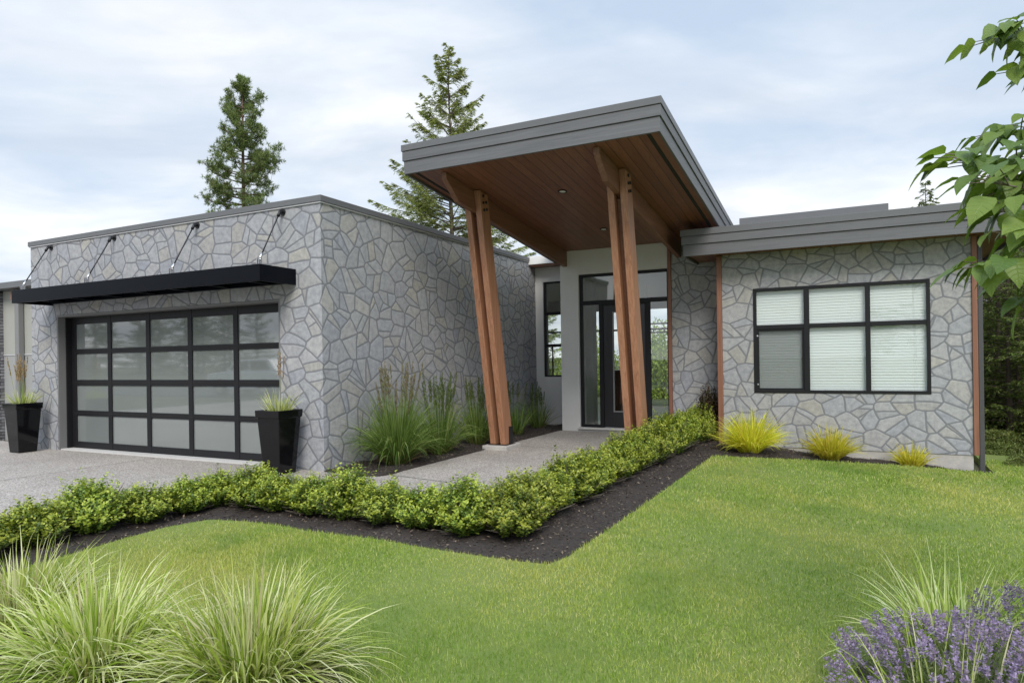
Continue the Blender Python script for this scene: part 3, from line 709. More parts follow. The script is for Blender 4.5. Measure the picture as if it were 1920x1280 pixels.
P(MB().box(sx0, sx0 + .035, YW + .006, YW + .03, sz0, sz1).box(sx1 - .03, sx1, YW + .006, YW + .03, sz0, sz1).box(sx0 + .035, sx1 - .03, YW + .006, YW + .03, sz0, sz0 + .03).box(sx0 + .035, sx1 - .03, YW + .006, YW + .03, sz1 - .03, sz1), 'screen_frame', M['black'], WW)
P(MB().add([(sx0 + .035, YW + .02, sz0 + .03), (sx1 - .03, YW + .02, sz0 + .03), (sx1 - .03, YW + .02, sz1 - .03), (sx0 + .035, YW + .02, sz1 - .03)], [(0, 1, 2, 3)]), 'insect_screen', M['screen'], WW)
for z in (sz1 - .10, sz0 + .09): P(MB().tube([(sx0 + .014, YW + .006, z), (sx0 + .014, YW - .006, z)], .014, 10), 'screen_latch', M['steel'], WW)
bl = MB(); z = wz0 - .02
while z < wz1 - .03:
    for a, b in ((wx0 + .01, mx[0][0] + .03), (mx[0][0] + .045, mx[1][0] + .03), (mx[1][0] + .045, wx1 - .01)):
        y0 = YW + .062
        sec = [(0, -.002), (.0030, .009), (.0048, .021), (.0055, .034), (.0055, .046)]
        bl.add([(x, y0 + q[0], z + q[1]) for q in sec for x in (a, b)], [(2 * i, 2 * i + 1, 2 * i + 3, 2 * i + 2) for i in range(4)], True)
    z += .043
BL = P(bl, 'window_blind', M['blind'], WW)
for a, b in ((wx0 + .02, mx[0][0] + .03), (mx[0][0] + .045, mx[1][0] + .03), (mx[1][0] + .045, wx1 - .02)): P(MB().box(a, b, YW + .055, YW + .10, wz1 - .045, wz1 - .006), 'head_rail', M['blind'], WW)
# wing roof with stepped grey fascia
FX0, FX1, FY = -2.44, 2.15, 10.86
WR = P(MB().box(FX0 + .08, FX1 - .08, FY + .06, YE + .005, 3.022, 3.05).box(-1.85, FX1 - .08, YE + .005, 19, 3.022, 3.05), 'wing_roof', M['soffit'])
k = MB(); k.box(FX0 + .035, FX1 - .035, FY + .035, FY + .06, 2.985, 3.165).box(FX0 + .015, FX1 - .015, FY + .015, FY + .06, 3.169, 3.300)
P(k, 'front_fascia', M['fascia'], WR, .003)
for sgn, X in ((1, FX0), (-1, FX1)):
    k = MB()
    ye = YE + .004 if sgn > 0 else 19
    for off, za, zb in ((.035, 2.985, 3.165), (.015, 3.169, 3.300)):
        xa, xb = X + sgn * off, X + sgn * .06; k.box(min(xa, xb), max(xa, xb), FY + .062, ye, za, zb)
    P(k, 'side_fascia', M['fascia_side'], WR, .003)
k = MB(); k.box(FX0, FX1, FY, FY + .18, 3.304, 3.405).box(FX0, FX0 + .18, FY + .18, YE, 3.304, 3.405).box(FX1 - .18, FX1, FY + .18, 19, 3.304, 3.405)
P(k, 'roof_flashing', M['cap'], WR, .003)
P(MB().box(FX0 + .181, FX1 - .181, FY + .181, 19, 3.30, 3.36), 'roof_membrane', M['membrane'], WR)
P(MB().box(-1.856, .59, 13.2, 17, 3.365, 3.96), 'raised_roof', M['cap'], WR, .004)
# interior shell seen through the glass
P(MB().box(-9.6, 1.24, YN + .26, 18.8, -.1, .04).box(-4.69, -1.9, YE + .36, YN + .259, -.1, .04), 'interior_floor', M['floorwood'])
P(MB().box(-9.6, 1.24, YN + .27, 18.8, 3.08, 3.2).box(-4.69, -1.9, YE + .36, YN + .268, 3.08, 3.2), 'interior_ceiling', M['white'])
w = MB()
w.box(-9.6, -8.3, 18.5, 18.75, .04, 3.08).box(-3.3, 1.24, 18.5, 18.75, .04, 3.08).box(-8.3, -3.3, 18.5, 18.75, 2.75, 3.08).box(-9.75, -9.6, YB, 18.75, .04, 3.08)
w.box(-2.55, -2.4, YE + .36, 18.49, .04, 3.08).box(-4.98, -4.85, YE + .36, YN - .001, .04, 3.08)
w.box(-1.88, -1.75, YW + .26, YE, .04, 3.0)
P(w, 'interior_wall', M['white'])
rw = MB()
for x in (-8.3, -7.05, -5.8, -4.55, -3.36): rw.box(x, x + .06, 18.52, 18.6, .04, 2.75)
rw.box(-8.24, -3.36, 18.525, 18.595, 2.15, 2.2)
P(rw, 'rear_window', M['black'])
rm = MB(); rm.box(-1.74, 1.2, YW + 1.6, YW + 1.65, -.06, 3.0); P(rm, 'bedroom_partition', M['white'])

ch = empty('chandelier', 'black wire frame chandelier seen through the right sidelight of the entry', 'chandelier', (-3.95, 15.2, 2.05))
k = MB(); x0, x1, y0, y1 = -4.45, -3.45, 15.0, 15.4
for z in (1.95, 2.15):
    for a, b in (((x0, y0), (x1, y0)), ((x1, y0), (x1, y1)), ((x1, y1), (x0, y1)), ((x0, y1), (x0, y0))): k.tube([(*a, z), (*b, z)], .010, 6)
for a in ((x0, y0), (x1, y0), (x1, y1), (x0, y1)): k.tube([(*a, 1.95), (*a, 2.15)], .010, 6)
for x in (-4.2, -3.7): k.tube([(x, 15.2, 2.15), (x, 15.2, 3.078)], .006, 6)
k.build('cage', M['iron'], ch)
for x in (-4.3, -4.05, -3.8, -3.6):
    MB().tube([(x, 15.2, 1.96), (x, 15.2, 2.06)], [.018, .018], 8).build('candle', M['white'], ch)
k = empty('cabinet', 'dark wooden cabinet seen inside through the front door glass', 'cabinet', (-4.55, 15.6, .04))
MB().box(-5.2, -4.55, 15.6, 16.4, .10, 1.05).build('carcass', M['floorwood'], k, .006); MB().box(-5.24, -4.51, 15.56, 16.44, 1.055, 1.09).build('top', M['floorwood'], k, .004)
for x in (-5.18, -4.62):
    for y in (15.62, 16.33): MB().box(x, x + .05, y, y + .05, .04, .10).build('leg', M['floorwood'], k)

# ------------------------------------------------------------------ neighbour building at the left edge
NB = empty('neighbour_building', 'grey green stucco building with dark ledge stone corner at the left edge', 'building', (-14.3, 7.3, 0))
MB().box(-14.72, -12.9, 7.2, 7.5, 1.62, 2.84).build('upper_wall', M['stucco_green'], NB)
MB().box(-14.72, -12.9, 7.203, 7.5, -.05, 1.598).build('lower_wall', M['stucco_dark'], NB)
MB().box(-14.72, -12.9, 7.190, 7.5, 1.600, 1.618).build('wall_flashing', M['caplight'], NB)
MB().box(-16.4, -14.724, 7.0, 9.0, -.05, 2.82).build('stone_corner', M['ledge'], NB)
MB().box(-16.5, -12.9, 6.93, 9.0, 2.845, 2.96).build('roof_edge', M['cap'], NB, .004)
MB().box(-14.72, -12.9, 7.5, 9.0, -.05, 2.84).build('side_wall', M['stucco_dark'], NB)
ds = MB().box(-14.12, -13.99, 7.09, 7.19, .03, 2.62).build('downspout', M['greydown'], NB, .01)
MB().box(-14.16, -13.95, 7.05, 7.19, 2.64, 2.80).build('hopper', M['trim'], ds).matrix_parent_inverse = Matrix.Identity(4)

# ------------------------------------------------------------------ car parked on the road, seen mirrored in the garage door
def make_car(loc, label):
    o = empty('parked_car', label, 'car', loc); lx, ly, lz = loc
    def extr(prof, y0, y1, inset=0.0):
        mb = MB(); n = len(prof)
        vs = [(lx + x, ly + y0, lz + z) for x, z in prof] + [(lx + x, ly + y1, lz + z) for x, z in prof]
        return mb.add(vs, [tuple(range(n))[::-1], tuple(range(n, 2 * n))] + [(i, (i + 1) % n, n + (i + 1) % n, n + i) for i in range(n)])
    body = [(-2.25, .35), (-2.3, .75), (-2.2, 1.0), (-1.2, 1.08), (1.75, 1.1), (2.2, 1.02), (2.3, .7), (2.25, .35), (1.85, .3), (1.72, .62), (1.4, .76), (1.08, .62), (.95, .3), (-.95, .3), (-1.08, .62), (-1.4, .76), (-1.72, .62), (-1.85, .3)]
    extr(body, -.9, .9).build('body', M['carwhite'], o, .05)
    cab = [(-1.15, 1.085), (-.5, 1.62), (1.55, 1.66), (2.0, 1.10)]
    cb = extr(cab, -.78, .78).build('cabin', M['carwhite'], o, .05)
    for sy in (-1, 1):
        win = [(-.86, 1.16), (-.40, 1.55), (.35, 1.57), (.35, 1.16)]; win2 = [(.45, 1.16), (.45, 1.57), (1.42, 1.58), (1.68, 1.16)]
        for wv_ in (win, win2):
            q_ = extr(wv_, sy * .775, sy * .792); q_.build('side_window', M['carglass'], o)
        for xw in (-1.4, 1.4):
            wh = MB().tube([(lx + xw, ly + sy * .66, lz + .36), (lx + xw, ly + sy * .90, lz + .36)], .34, 20).build('wheel', M['tyre'], o)
            ri = MB().tube([(lx + xw, ly + sy * .80, lz + .36), (lx + xw, ly + sy * .915, lz + .36)], .21, 16).build('rim', M['steel'], wh); ri.matrix_parent_inverse = Matrix.Identity(4)
        MB().box(lx - 2.30, lx - 2.22, ly + sy * .62 - .16, ly + sy * .62 + .16, lz + .78, lz + .92).build('headlight', M['lampglow'], o)
        MB().box(lx + 2.20, lx + 2.285, ly + sy * .70 - .1, ly + sy * .70 + .1, lz + .75, lz + .98).build('tail_light', M['trim'], o)
make_car((-24.5, -8.9, -.06), 'white car parked on the road, seen only mirrored in the garage door glass')

# ------------------------------------------------------------------ planters
def make_planter(loc, label):
    o = empty('planter', label, 'planter', loc, 'black planters beside the garage door')
    H_, a, b = .79, .135, .198
    def ring(z, r): return [(-r, -r, z), (r, -r, z), (r, r, z), (-r, r, z)]
    rr = [ring(0, a), ring(H_ * .88, a + (b - .012 - a) * .95), ring(H_ * .885, b), ring(H_, b + .004), ring(H_, b - .025), ring(H_ - .07, b - .03)]
    vs = [v for r_ in rr for v in r_]; fs = [(3, 2, 1, 0)]
    for i in range(len(rr) - 1):
        for j in range(4): fs.append((i * 4 + j, i * 4 + (j + 1) % 4, i * 4 + 4 + (j + 1) % 4, i * 4 + 4 + j))
    mb = MB(); mb.add([Vector(v) + Vector(loc) for v in vs], fs); mb.build('pot', M['pot'], o, .008)
    n = (len(rr) - 1) * 4
    mb = MB(); mb.add([Vector((x, y, H_ - .075)) + Vector(loc) for x, y, _ in ring(0, b - .029)], [(0, 1, 2, 3)]); mb.build('potting_soil', M['mulch'], o)
    return o
POT = [(-6.375, 6.15, 0.002), (-11.98, 6.12, 0.002)]
make_planter(POT[0], 'tapered gloss black planter at the right of the garage door')
make_planter(POT[1], 'tapered gloss black planter at the left of the garage door')

# ------------------------------------------------------------------ foliage generators (numpy)
def norm(v): return v / np.maximum(np.linalg.norm(v, axis=-1, keepdims=True), 1e-9)
def leaves(B, D, N, L, Wd, fold=.18):
    """rhombic leaves; B base, D direction, N up-normal"""
    D = norm(D); S = norm(np.cross(D, N)); Nn = np.cross(S, D)
    L = np.asarray(L)[:, None]; Wd = np.asarray(Wd)[:, None]
    mid = B + D * L * .45
    V = np.stack([B, mid + S * Wd * .5 + Nn * Wd * fold, B + D * L - Nn * L * .08, mid - S * Wd * .5 + Nn * Wd * fold], 1).reshape(-1, 3)
    F = np.arange(len(V)).reshape(-1, 4); return V, F
def blades(B, D, L, Wd, droop, nseg=5, twist=.5, rg=rng, taper=1.0, g=1.0):
    n = len(B); D = norm(D); P_ = B.copy(); L = np.asarray(L); seg = (L / nseg)[:, None]
    up = np.tile(np.array([0, 0, 1.0]), (n, 1)); S = norm(np.cross(D, up) + rg.normal(0, twist, (n, 3)) * .6)
    S = norm(S - D * (S * D).sum(1, keepdims=True))
    out = []
    for i in range(nseg + 1):
        t = i / nseg; w = np.asarray(Wd) * (1 - t ** 2.2 * taper) * (0.55 + .45 * min(1, t * 4))
        if i == nseg: w = w * .05
        out.append(P_ - S * w[:, None] * .5); out.append(P_ + S * w[:, None] * .5)
        P_ = P_ + D * seg
        D = norm(D + np.array([0, 0, -1.0]) * (np.asarray(droop)[:, None] * g * (.35 + t) / nseg))
    V = np.stack(out, 1); m_ = V.shape[1]; V = V.reshape(-1, 3)
    base = (np.arange(n) * m_)[:, None, None]; k = np.arange(nseg) * 2
    F = base + np.stack([k, k + 1, k + 3, k + 2], 1)[None]; return V, F.reshape(-1, 4)
def merge(parts):
    V = []; F = []; I = []; o_ = 0
    for (v, f), mi in parts:
        V.append(v); F.append(f + o_); I.append(np.full(len(f), mi)); o_ += len(v)
    return np.concatenate(V), np.concatenate(F), np.concatenate(I)

# lawn grass
def lawn_grass():
    rg = np.random.default_rng(11); Bs = []; Ls = []; Ws = []
    for (y0, y1, dens, wl, ll) in ((1.2, 3.2, 15000, .0032, .034), (3.2, 4.6, 10500, .0042, .035), (4.6, 6.5, 6500, .0055, .037), (6.5, 9.0, 4000, .0075, .038), (9.0, 12.6, 2800, .010, .040)):
        x0, x1 = -5.2, 5.5; n = int((x1 - x0) * (y1 - y0) * dens)
        X = rg.uniform(x0, x1, n); Y = rg.uniform(y0, y1, n)
        k = inside(lawn, X, Y) & ~inside(fore_bed, X, Y) & ~inside(lav_bed, X, Y)
        k &= (X < .20 * Y + .8) | (rg.random(len(X)) < .45)
        X, Y = X[k], Y[k]; patch = .5 + .5 * np.sin(X * 1.9 + 1.3 * np.sin(Y * 1.1)) * np.cos(Y * 1.6 + X * .6)
        Bs.append(np.stack([X, Y, hv(X) - .006], 1)); Ls.append(ll * rg.uniform(.45, 1.15, len(X)) * (.85 + .3 * patch)); Ws.append(wl * rg.uniform(.6, 1.2, len(X)))
    B = np.concatenate(Bs); L = np.concatenate(Ls); Wd = np.concatenate(Ws); n = len(B)
    a = rg.uniform(0, 2 * math.pi, n); t = np.abs(rg.normal(0, .62, n))
    D = np.stack([np.cos(a) * np.sin(t), np.sin(a) * np.sin(t), np.cos(t)], 1)
    V, F = blades(B, D, L, Wd, rg.uniform(.2, 1.3, n), 2, .8, rg)
    o = np_mesh('lawn_grass', V, F, M['blade']); tag(o, 'short mown green lawn grass in front of the house', 'grass', kind='stuff'); return n
print('lawn blades', lawn_grass())

# bark chips on the beds
def chips():
    rg = np.random.default_rng(5); n = 46000
    X = rg.uniform(-6, 2.1, n); Y = rg.uniform(1, 12.9, n)
    in_main = inside(bed, X, Y); in_wall = inside(wall_bed, X, Y); in_f = inside(fore_bed, X, Y)
    k = in_main | in_wall | in_f; X, Y = X[k], Y[k]; iw = in_wall[k]; inf = in_f[k]
    b2 = .012 * np.sin(X * 9.1 + Y * 4.3) + .010 * np.sin(Y * 12.7 - X * 6.1) + .006 * np.sin(31 * X + 17 * Y)
    Z = np.where(iw, .018, np.where(inf, hv(X) + .026, hv(X) - .019)) + b2 + rg.uniform(0, .008, len(X))
    n = len(X); a = rg.uniform(0, 2 * math.pi, n); t = rg.normal(0, .35, n)
    D = np.stack([np.cos(a) * np.cos(t), np.sin(a) * np.cos(t), np.sin(t)], 1)
    N = norm(np.array([0, 0, 1.]) + rg.normal(0, .35, (n, 3)))
    V, F = leaves(np.stack([X, Y, Z], 1), D, N, rg.uniform(.012, .045, n), rg.uniform(.006, .018, n), .1)
    o = np_mesh('bark_chips', V, F, M['chips']); tag(o, 'dark bark mulch chips scattered over the planting beds', 'mulch', kind='stuff')
chips()

# boxwood
def make_box(seed, hh=.40, rx=.27):
    rg = np.random.default_rng(seed); n = 620
    root = bpy.data.objects.new('boxwood_shrub', None); COL.objects.link(root)
    a = rg.uniform(0, 2 * math.pi, n); el = np.arcsin(rg.uniform(-.12, 1, n))
    lump = 1 + .18 * np.sin(a * 3 + seed) * np.cos(el * 3) + rg.normal(0, .10, n)
    tip = np.stack([np.cos(a) * np.cos(el) * rx, np.sin(a) * np.cos(el) * rx, .10 + np.sin(el) * (hh - .10)], 1) * lump[:, None]
    tip[:, 2] = np.maximum(tip[:, 2], .03)
    start = tip * rg.uniform(.45, .7, n)[:, None] * np.array([.8, .8, .75])
    shoot = norm(tip - start + np.array([0, 0, .12])); Ls = np.linalg.norm(tip - start, axis=1) + rg.uniform(.0, .05, n)
    st = MB()
    for i in range(0, n, 9): st.tube([(0.0 + start[i][0] * .1, start[i][1] * .1, .0), tuple(start[i]), tuple(tip[i])], [.006, .004, .002], 4, False)
    m_ = 24; B = []; D = []; N = []; Q = []
    for j in range(m_):
        t = (j // 2 + .5) / (m_ / 2); pos = start + shoot * (Ls * t)[:, None] + rg.normal(0, .006, (n, 3))
        ax = norm(np.cross(shoot, rg.normal(0, 1, (n, 3)))); sg = 1 if j % 2 else -1
        B.append(pos); D.append(norm(ax * sg + shoot * .75)); N.append(norm(shoot + rg.normal(0, .3, (n, 3)))); Q.append(np.full(n, t))
    B, D, N, Q = map(np.concatenate, (B, D, N, Q)); k = len(B)
    V, F = leaves(B, D, N, rg.uniform(.021, .036, k), rg.uniform(.013, .021, k), .12)
    youngshoot = np.tile(rg.random(n) < .7, m_); mi = ((Q > .72) & youngshoot).astype(int)
    np_mesh('foliage', V, F, [M['box'], M['boxnew']], root, mi)
    st.build('stems', M['barkgrey'], root); return root
BOX = [make_box(s, hh, rx) for s, hh, rx in ((1, .40, .27), (2, .43, .29), (3, .38, .26), (4, .46, .27), (5, .41, .30))]
A_pos = [(-5.62 - .16 * (4.35 - y) / 1.0 * .55, y) for y in (1.25, 1.68, 2.12, 2.55, 2.98, 3.42, 3.86, 4.28)]
B_pos = [(-5.56, 4.62)] + [(x, 4.70 + .03 * math.sin(x * 7)) for x in (-5.22, -4.86, -4.45, -4.03, -3.62, -3.2, -2.80)]
C_pos = [(-2.44, 4.78)] + [(-2.53 + .20 * (y - 5.2) / 6.1, y) for y in (5.22, 5.66, 6.1, 6.54, 6.98, 7.42, 7.86, 8.3, 8.74, 9.18, 9.62, 10.06, 10.5, 10.94, 11.36)]
ORD = ['first', 'second', 'third', 'fourth', 'fifth', 'sixth', 'seventh', 'eighth', 'ninth', 'tenth', 'eleventh', 'twelfth', 'thirteenth', 'fourteenth', 'fifteenth', 'sixteenth']
used = set(); idx = 0
def put_box(x, y, sc, label):
    global idx
    k = (idx * 3 + idx // 5) % 5; idx += 1; src = BOX[k]
    if k in used: o = copy_tree(src, (x, y, h(x) - .03), random.uniform(0, 6.28), sc)
    else:
        used.add(k); o = src; o.location = (x, y, h(x) - .03); o.rotation_euler = (0, 0, random.uniform(0, 6.28)); o.scale = sc
    tag(o, label, 'shrub', 'boxwood shrubs of the low hedge')
for i, (x, y) in enumerate(A_pos):
    s = random.uniform(.9, 1.08); put_box(x + random.uniform(-.03, .03), y, (s, s, s * random.uniform(.70, .84)), 'boxwood, %s from the near end of the hedge beside the driveway' % ORD[i])
for i, (x, y) in enumerate(B_pos):
    s = random.uniform(.92, 1.1); put_box(x, y + random.uniform(-.03, .03), (s, s, s * random.uniform(.70, .82)), 'boxwood, %s from the left in the hedge across the front of the walkway' % ORD[i])
for i, (x, y) in enumerate(C_pos):
    s = random.uniform(.95, 1.1); lab = 'boxwood at the front corner of the hedge, on the dark mulch' if i == 0 else 'boxwood, %s behind the front corner in the hedge toward the porch' % ORD[i - 1]
    put_box(x + random.uniform(-.03, .03), y, (s * 1.04, s * 1.04, s * (.80 + .026 * i)), lab)
bb = make_box(9, .5, .22); bb.name = 'bronze_shrub'; bb.location = (-2.18, 11.62, -.03); bb.scale = (1, 1, 1.5); tag(bb, 'small dark bronze shrub at the wall end of the hedge', 'shrub')
bb.children[0].data.materials[0] = M['barberry']; bb.children[0].data.materials[1] = M['barberry']

# ornamental grasses
def tuft_dirs(rg, n, spread, pw=.7):
    a = rg.uniform(0, 2 * math.pi, n); t = spread * rg.random(n) ** pw
    return np.stack([np.cos(a) * np.sin(t), np.sin(a) * np.sin(t), np.cos(t)], 1), a, t
def grass_clump(name, label, cat, group, loc, seed, n, Lr, Wr, spread, droop, mats, baser, splits=(1.0,), nseg=6, extra=None):
    rg = np.random.default_rng(seed); root = empty(name, label, cat, loc, group)
    parts = []; mi = 0
    for fr in splits:
        m_ = int(n * fr); D, a, t = tuft_dirs(rg, m_, spread)
        rr = baser * np.sqrt(rg.random(m_)); B = np.stack([np.cos(a + rg.normal(0, .5, m_)) * rr, np.sin(a + rg.normal(0, .5, m_)) * rr, np.zeros(m_) - .01], 1) + np.array(loc)
        k = 1.0 if mi == 0 else .62
        parts.append((blades(B, D, rg.uniform(*Lr, m_) * k, rg.uniform(*Wr, m_), rg.uniform(*droop, m_), nseg, .5, rg), mi)); mi += 1
    V, F, I = merge(parts); np_mesh('blades', V, F, mats, root, I)
    return root
grass_clump('variegated_grass', 'largest pale striped grass clump, arching over the lawn at the lower left', 'ornamental grass', 'striped grasses in the foreground', (-2.28, 2.02, .02), 21, 1350, (.32, .60), (.006, .0120), 1.18, (.7, 3.2), [M['varieg'], M['varieg_in']], .17, (1.0, .55))
grass_clump('variegated_grass', 'pale striped grass clump just left of the largest one, lower left', 'ornamental grass', 'striped grasses in the foreground', (-2.98, 1.80, .02), 22, 1250, (.32, .59), (.006, .0120), 1.16, (.7, 3.2), [M['varieg'], M['varieg_in']], .16, (1.0, .55))
grass_clump('variegated_grass', 'pale striped grass clump cut by the left frame edge', 'ornamental grass', 'striped grasses in the foreground', (-3.72, 1.86, .02), 23, 900, (.32, .58), (.006, .0120), 1.1, (.7, 3.1), [M['varieg'], M['varieg_in']], .15, (1.0, .55))
grass_clump('variegated_grass', 'pale striped grass rising behind the lavender at the lower right', 'ornamental grass', 'striped grasses in the foreground', (.42, 3.86, h(.42) + .02), 24, 400, (.38, .64), (.008, .014), 1.1, (.7, 2.6), [M['varieg'], M['varieg_in']], .13, (1.0, .5))
grass_clump('variegated_grass', 'few pale striped blades poking through the lavender near the frame bottom', 'ornamental grass', 'striped grasses in the foreground', (.30, 2.98, h(.3) + .02), 25, 50, (.40, .62), (.006, .011), .85, (.6, 1.6), [M['varieg'], M['varieg_in']], .22, (1.0, .5))
for i, (x, y, n, lr, lab) in enumerate(((-1.37, 10.50, 850, (.44, .74), 'widest golden yellow grass mound, beside the wing trim board'), (-.30, 10.86, 480, (.36, .58), 'middle golden yellow grass mound below the wing window'), (.74, 11.12, 220, (.22, .40), 'smallest golden yellow grass mound, nearest the wing corner'))):
    grass_clump('golden_grass', lab, 'ornamental grass', 'golden grasses along the wing wall', (x, y, h(x) - .02), 31 + i, n, lr, (.012, .019), 1.0, (.9, 2.3), [M['yellow']], .12, (1.0,), 5)

def reed(loc, seed, n, hgt, nst, label, mats_pl, arch=1.0, lean=.22):
    rg = np.random.default_rng(seed); root = empty('reed_grass', label, 'ornamental grass', loc, 'feather reed grasses along the garage wall'); loc = np.array(loc)
    m_ = n; D, a, t = tuft_dirs(rg, m_, .85, .8); up_ = rg.random(m_) < .22; D[up_, 2] += 1.6; rr = .13 * np.sqrt(rg.random(m_)); B = np.stack([np.cos(a) * rr, np.sin(a) * rr, np.zeros(m_)], 1) + loc
    p1 = (blades(B, D, rg.uniform(.55, 1.0, m_) * hgt * .92, rg.uniform(.008, .014, m_), rg.uniform(1.0, 3.3, m_) * arch * np.where(up_, .35, 1.0), 6, .5, rg), 0)
    m2 = n // 5; D, a, t = tuft_dirs(rg, m2, 1.1, .6); rr = .13 * np.sqrt(rg.random(m2)); B = np.stack([np.cos(a) * rr, np.sin(a) * rr, np.zeros(m2)], 1) + loc
    p2 = (blades(B, D, rg.uniform(.18, .34, m2) * hgt, rg.uniform(.006, .011, m2), rg.uniform(.5, 1.9, m2), 4, .5, rg), 1)
    V, F, I = merge([p1, p2]); np_mesh('blades', V, F, [M['reed'], M['reedbase']], root, I)
    a = rg.uniform(0, 2 * math.pi, nst); t = lean * rg.random(nst) ** .6; D = np.stack([np.cos(a) * np.sin(t), np.sin(a) * np.sin(t), np.cos(t)], 1)
    rr = .10 * np.sqrt(rg.random(nst)); B = np.stack([np.cos(a) * rr, np.sin(a) * rr, np.zeros(nst)], 1) + loc; L = hgt * rg.uniform(.78, 1.12, nst)
    sv, sf = blades(B, D, L, np.full(nst, .006), np.full(nst, .05), 4, .3, rg, .3)
    qB = []; qD = []; qL = []
    for i in range(nst):
        k = 70; s = rg.uniform(.0, 1, k); pl = .27 * hgt; c = B[i] + D[i] * (L[i] - pl * 1.0) ; rad_ = .016 * (1 - s * .75)
        an = rg.uniform(0, 2 * math.pi, k); off = np.stack([np.cos(an) * rad_ * .5, np.sin(an) * rad_ * .5, np.zeros(k)], 1)
        qB.append(c + D[i] * (s * pl * 1.08)[:, None] + off); qD.append(norm(D[i] * 1.2 + np.stack([np.cos(an), np.sin(an), np.zeros(k)], 1) * .38)); qL.append(rg.uniform(.025, .05, k))
    qB = np.concatenate(qB); qD = np.concatenate(qD); qL = np.concatenate(qL)
    pv, pf = leaves(qB, qD, norm(rg.normal(0, 1, qB.shape)), qL, qL * .22)
    np_mesh('stalks', sv, sf, M['reed'], root); np_mesh('plumes', pv, pf, mats_pl, root)
reed((-5.42, 7.28, .01), 41, 1150, 1.20, 34, 'largest feather reed grass with brown plumes, nearest the garage corner', M['plume'], 1.1)
reed((-5.45, 8.35, .01), 42, 480, 1.08, 34, 'upright feather reed grass, second from the garage corner', M['plume_green'], 1.0, .18)
reed((-5.50, 9.55, .01), 43, 420, .95, 26, 'shorter green reed grass, just left of the left porch post', M['plume_green'], .9, .16)
reed((-5.52, 11.0, .01), 44, 160, .85, 14, 'narrow reed grass just right of the left porch post', M['plume_green'], .8, .14)
reed((-5.62, 12.2, .01), 45, 150, .80, 18, 'slender upright reed grass in the corner by the recessed window', M['plume_green'], .6, .12)

def pot_grass(loc, seed, label, n, hgt, nst, lean):
    rg = np.random.default_rng(seed); root = empty('potted_grass', label, 'ornamental grass', loc, 'grasses in the planters'); loc = np.array(loc)
    D, a, t = tuft_dirs(rg, n, .75); rr = .12 * np.sqrt(rg.random(n)); B = np.stack([np.cos(a) * rr, np.sin(a) * rr, np.zeros(n)], 1) + loc
    V, F = blades(B, D, rg.uniform(.18, .38, n), rg.uniform(.006, .010, n), rg.uniform(.4, 2.0, n), 5, .5, rg); np_mesh('blades', V, F, M['varieg'], root)
    a = rg.uniform(0, 2 * math.pi, nst); t = lean * rg.random(nst); D = np.stack([np.cos(a) * np.sin(t), np.sin(a) * np.sin(t), np.cos(t)], 1); B = np.tile(loc, (nst, 1)) + rg.normal(0, .03, (nst, 3)) * np.array([1, 1, 0]); L = hgt * rg.uniform(.75, 1.1, nst)
    sv, sf = blades(B, D, L, np.full(nst, .006), np.full(nst, .15), 5, .3, rg, .3); np_mesh('stalks', sv, sf, M['varieg_in'], root)
    qB = []; qD = []
    for i in range(nst):
        k = 60; s = rg.uniform(.6, 1.02, k); dr = np.array([0, 0, -.075]) ; qB.append(B[i] + D[i] * (L[i] * s)[:, None] + dr * (s[:, None] ** 2) * L[i]); qD.append(norm(D[i] + rg.normal(0, .22, (k, 3))))
    qB = np.concatenate(qB); qD = np.concatenate(qD); ql = rg.uniform(.03, .055, len(qB)); pv, pf = leaves(qB, qD, norm(rg.normal(0, 1, qB.shape)), ql, ql * .2); np_mesh('plumes', pv, pf, M['tanplume'], root)
pot_grass((POT[0][0], POT[0][1], .72), 51, 'thin grass with one tall plume in the right hand planter', 170, .78, 3, .16)
pot_grass((POT[1][0], POT[1][1], .72), 52, 'grass with several tan plumes in the left hand planter', 190, .86, 12, .17)

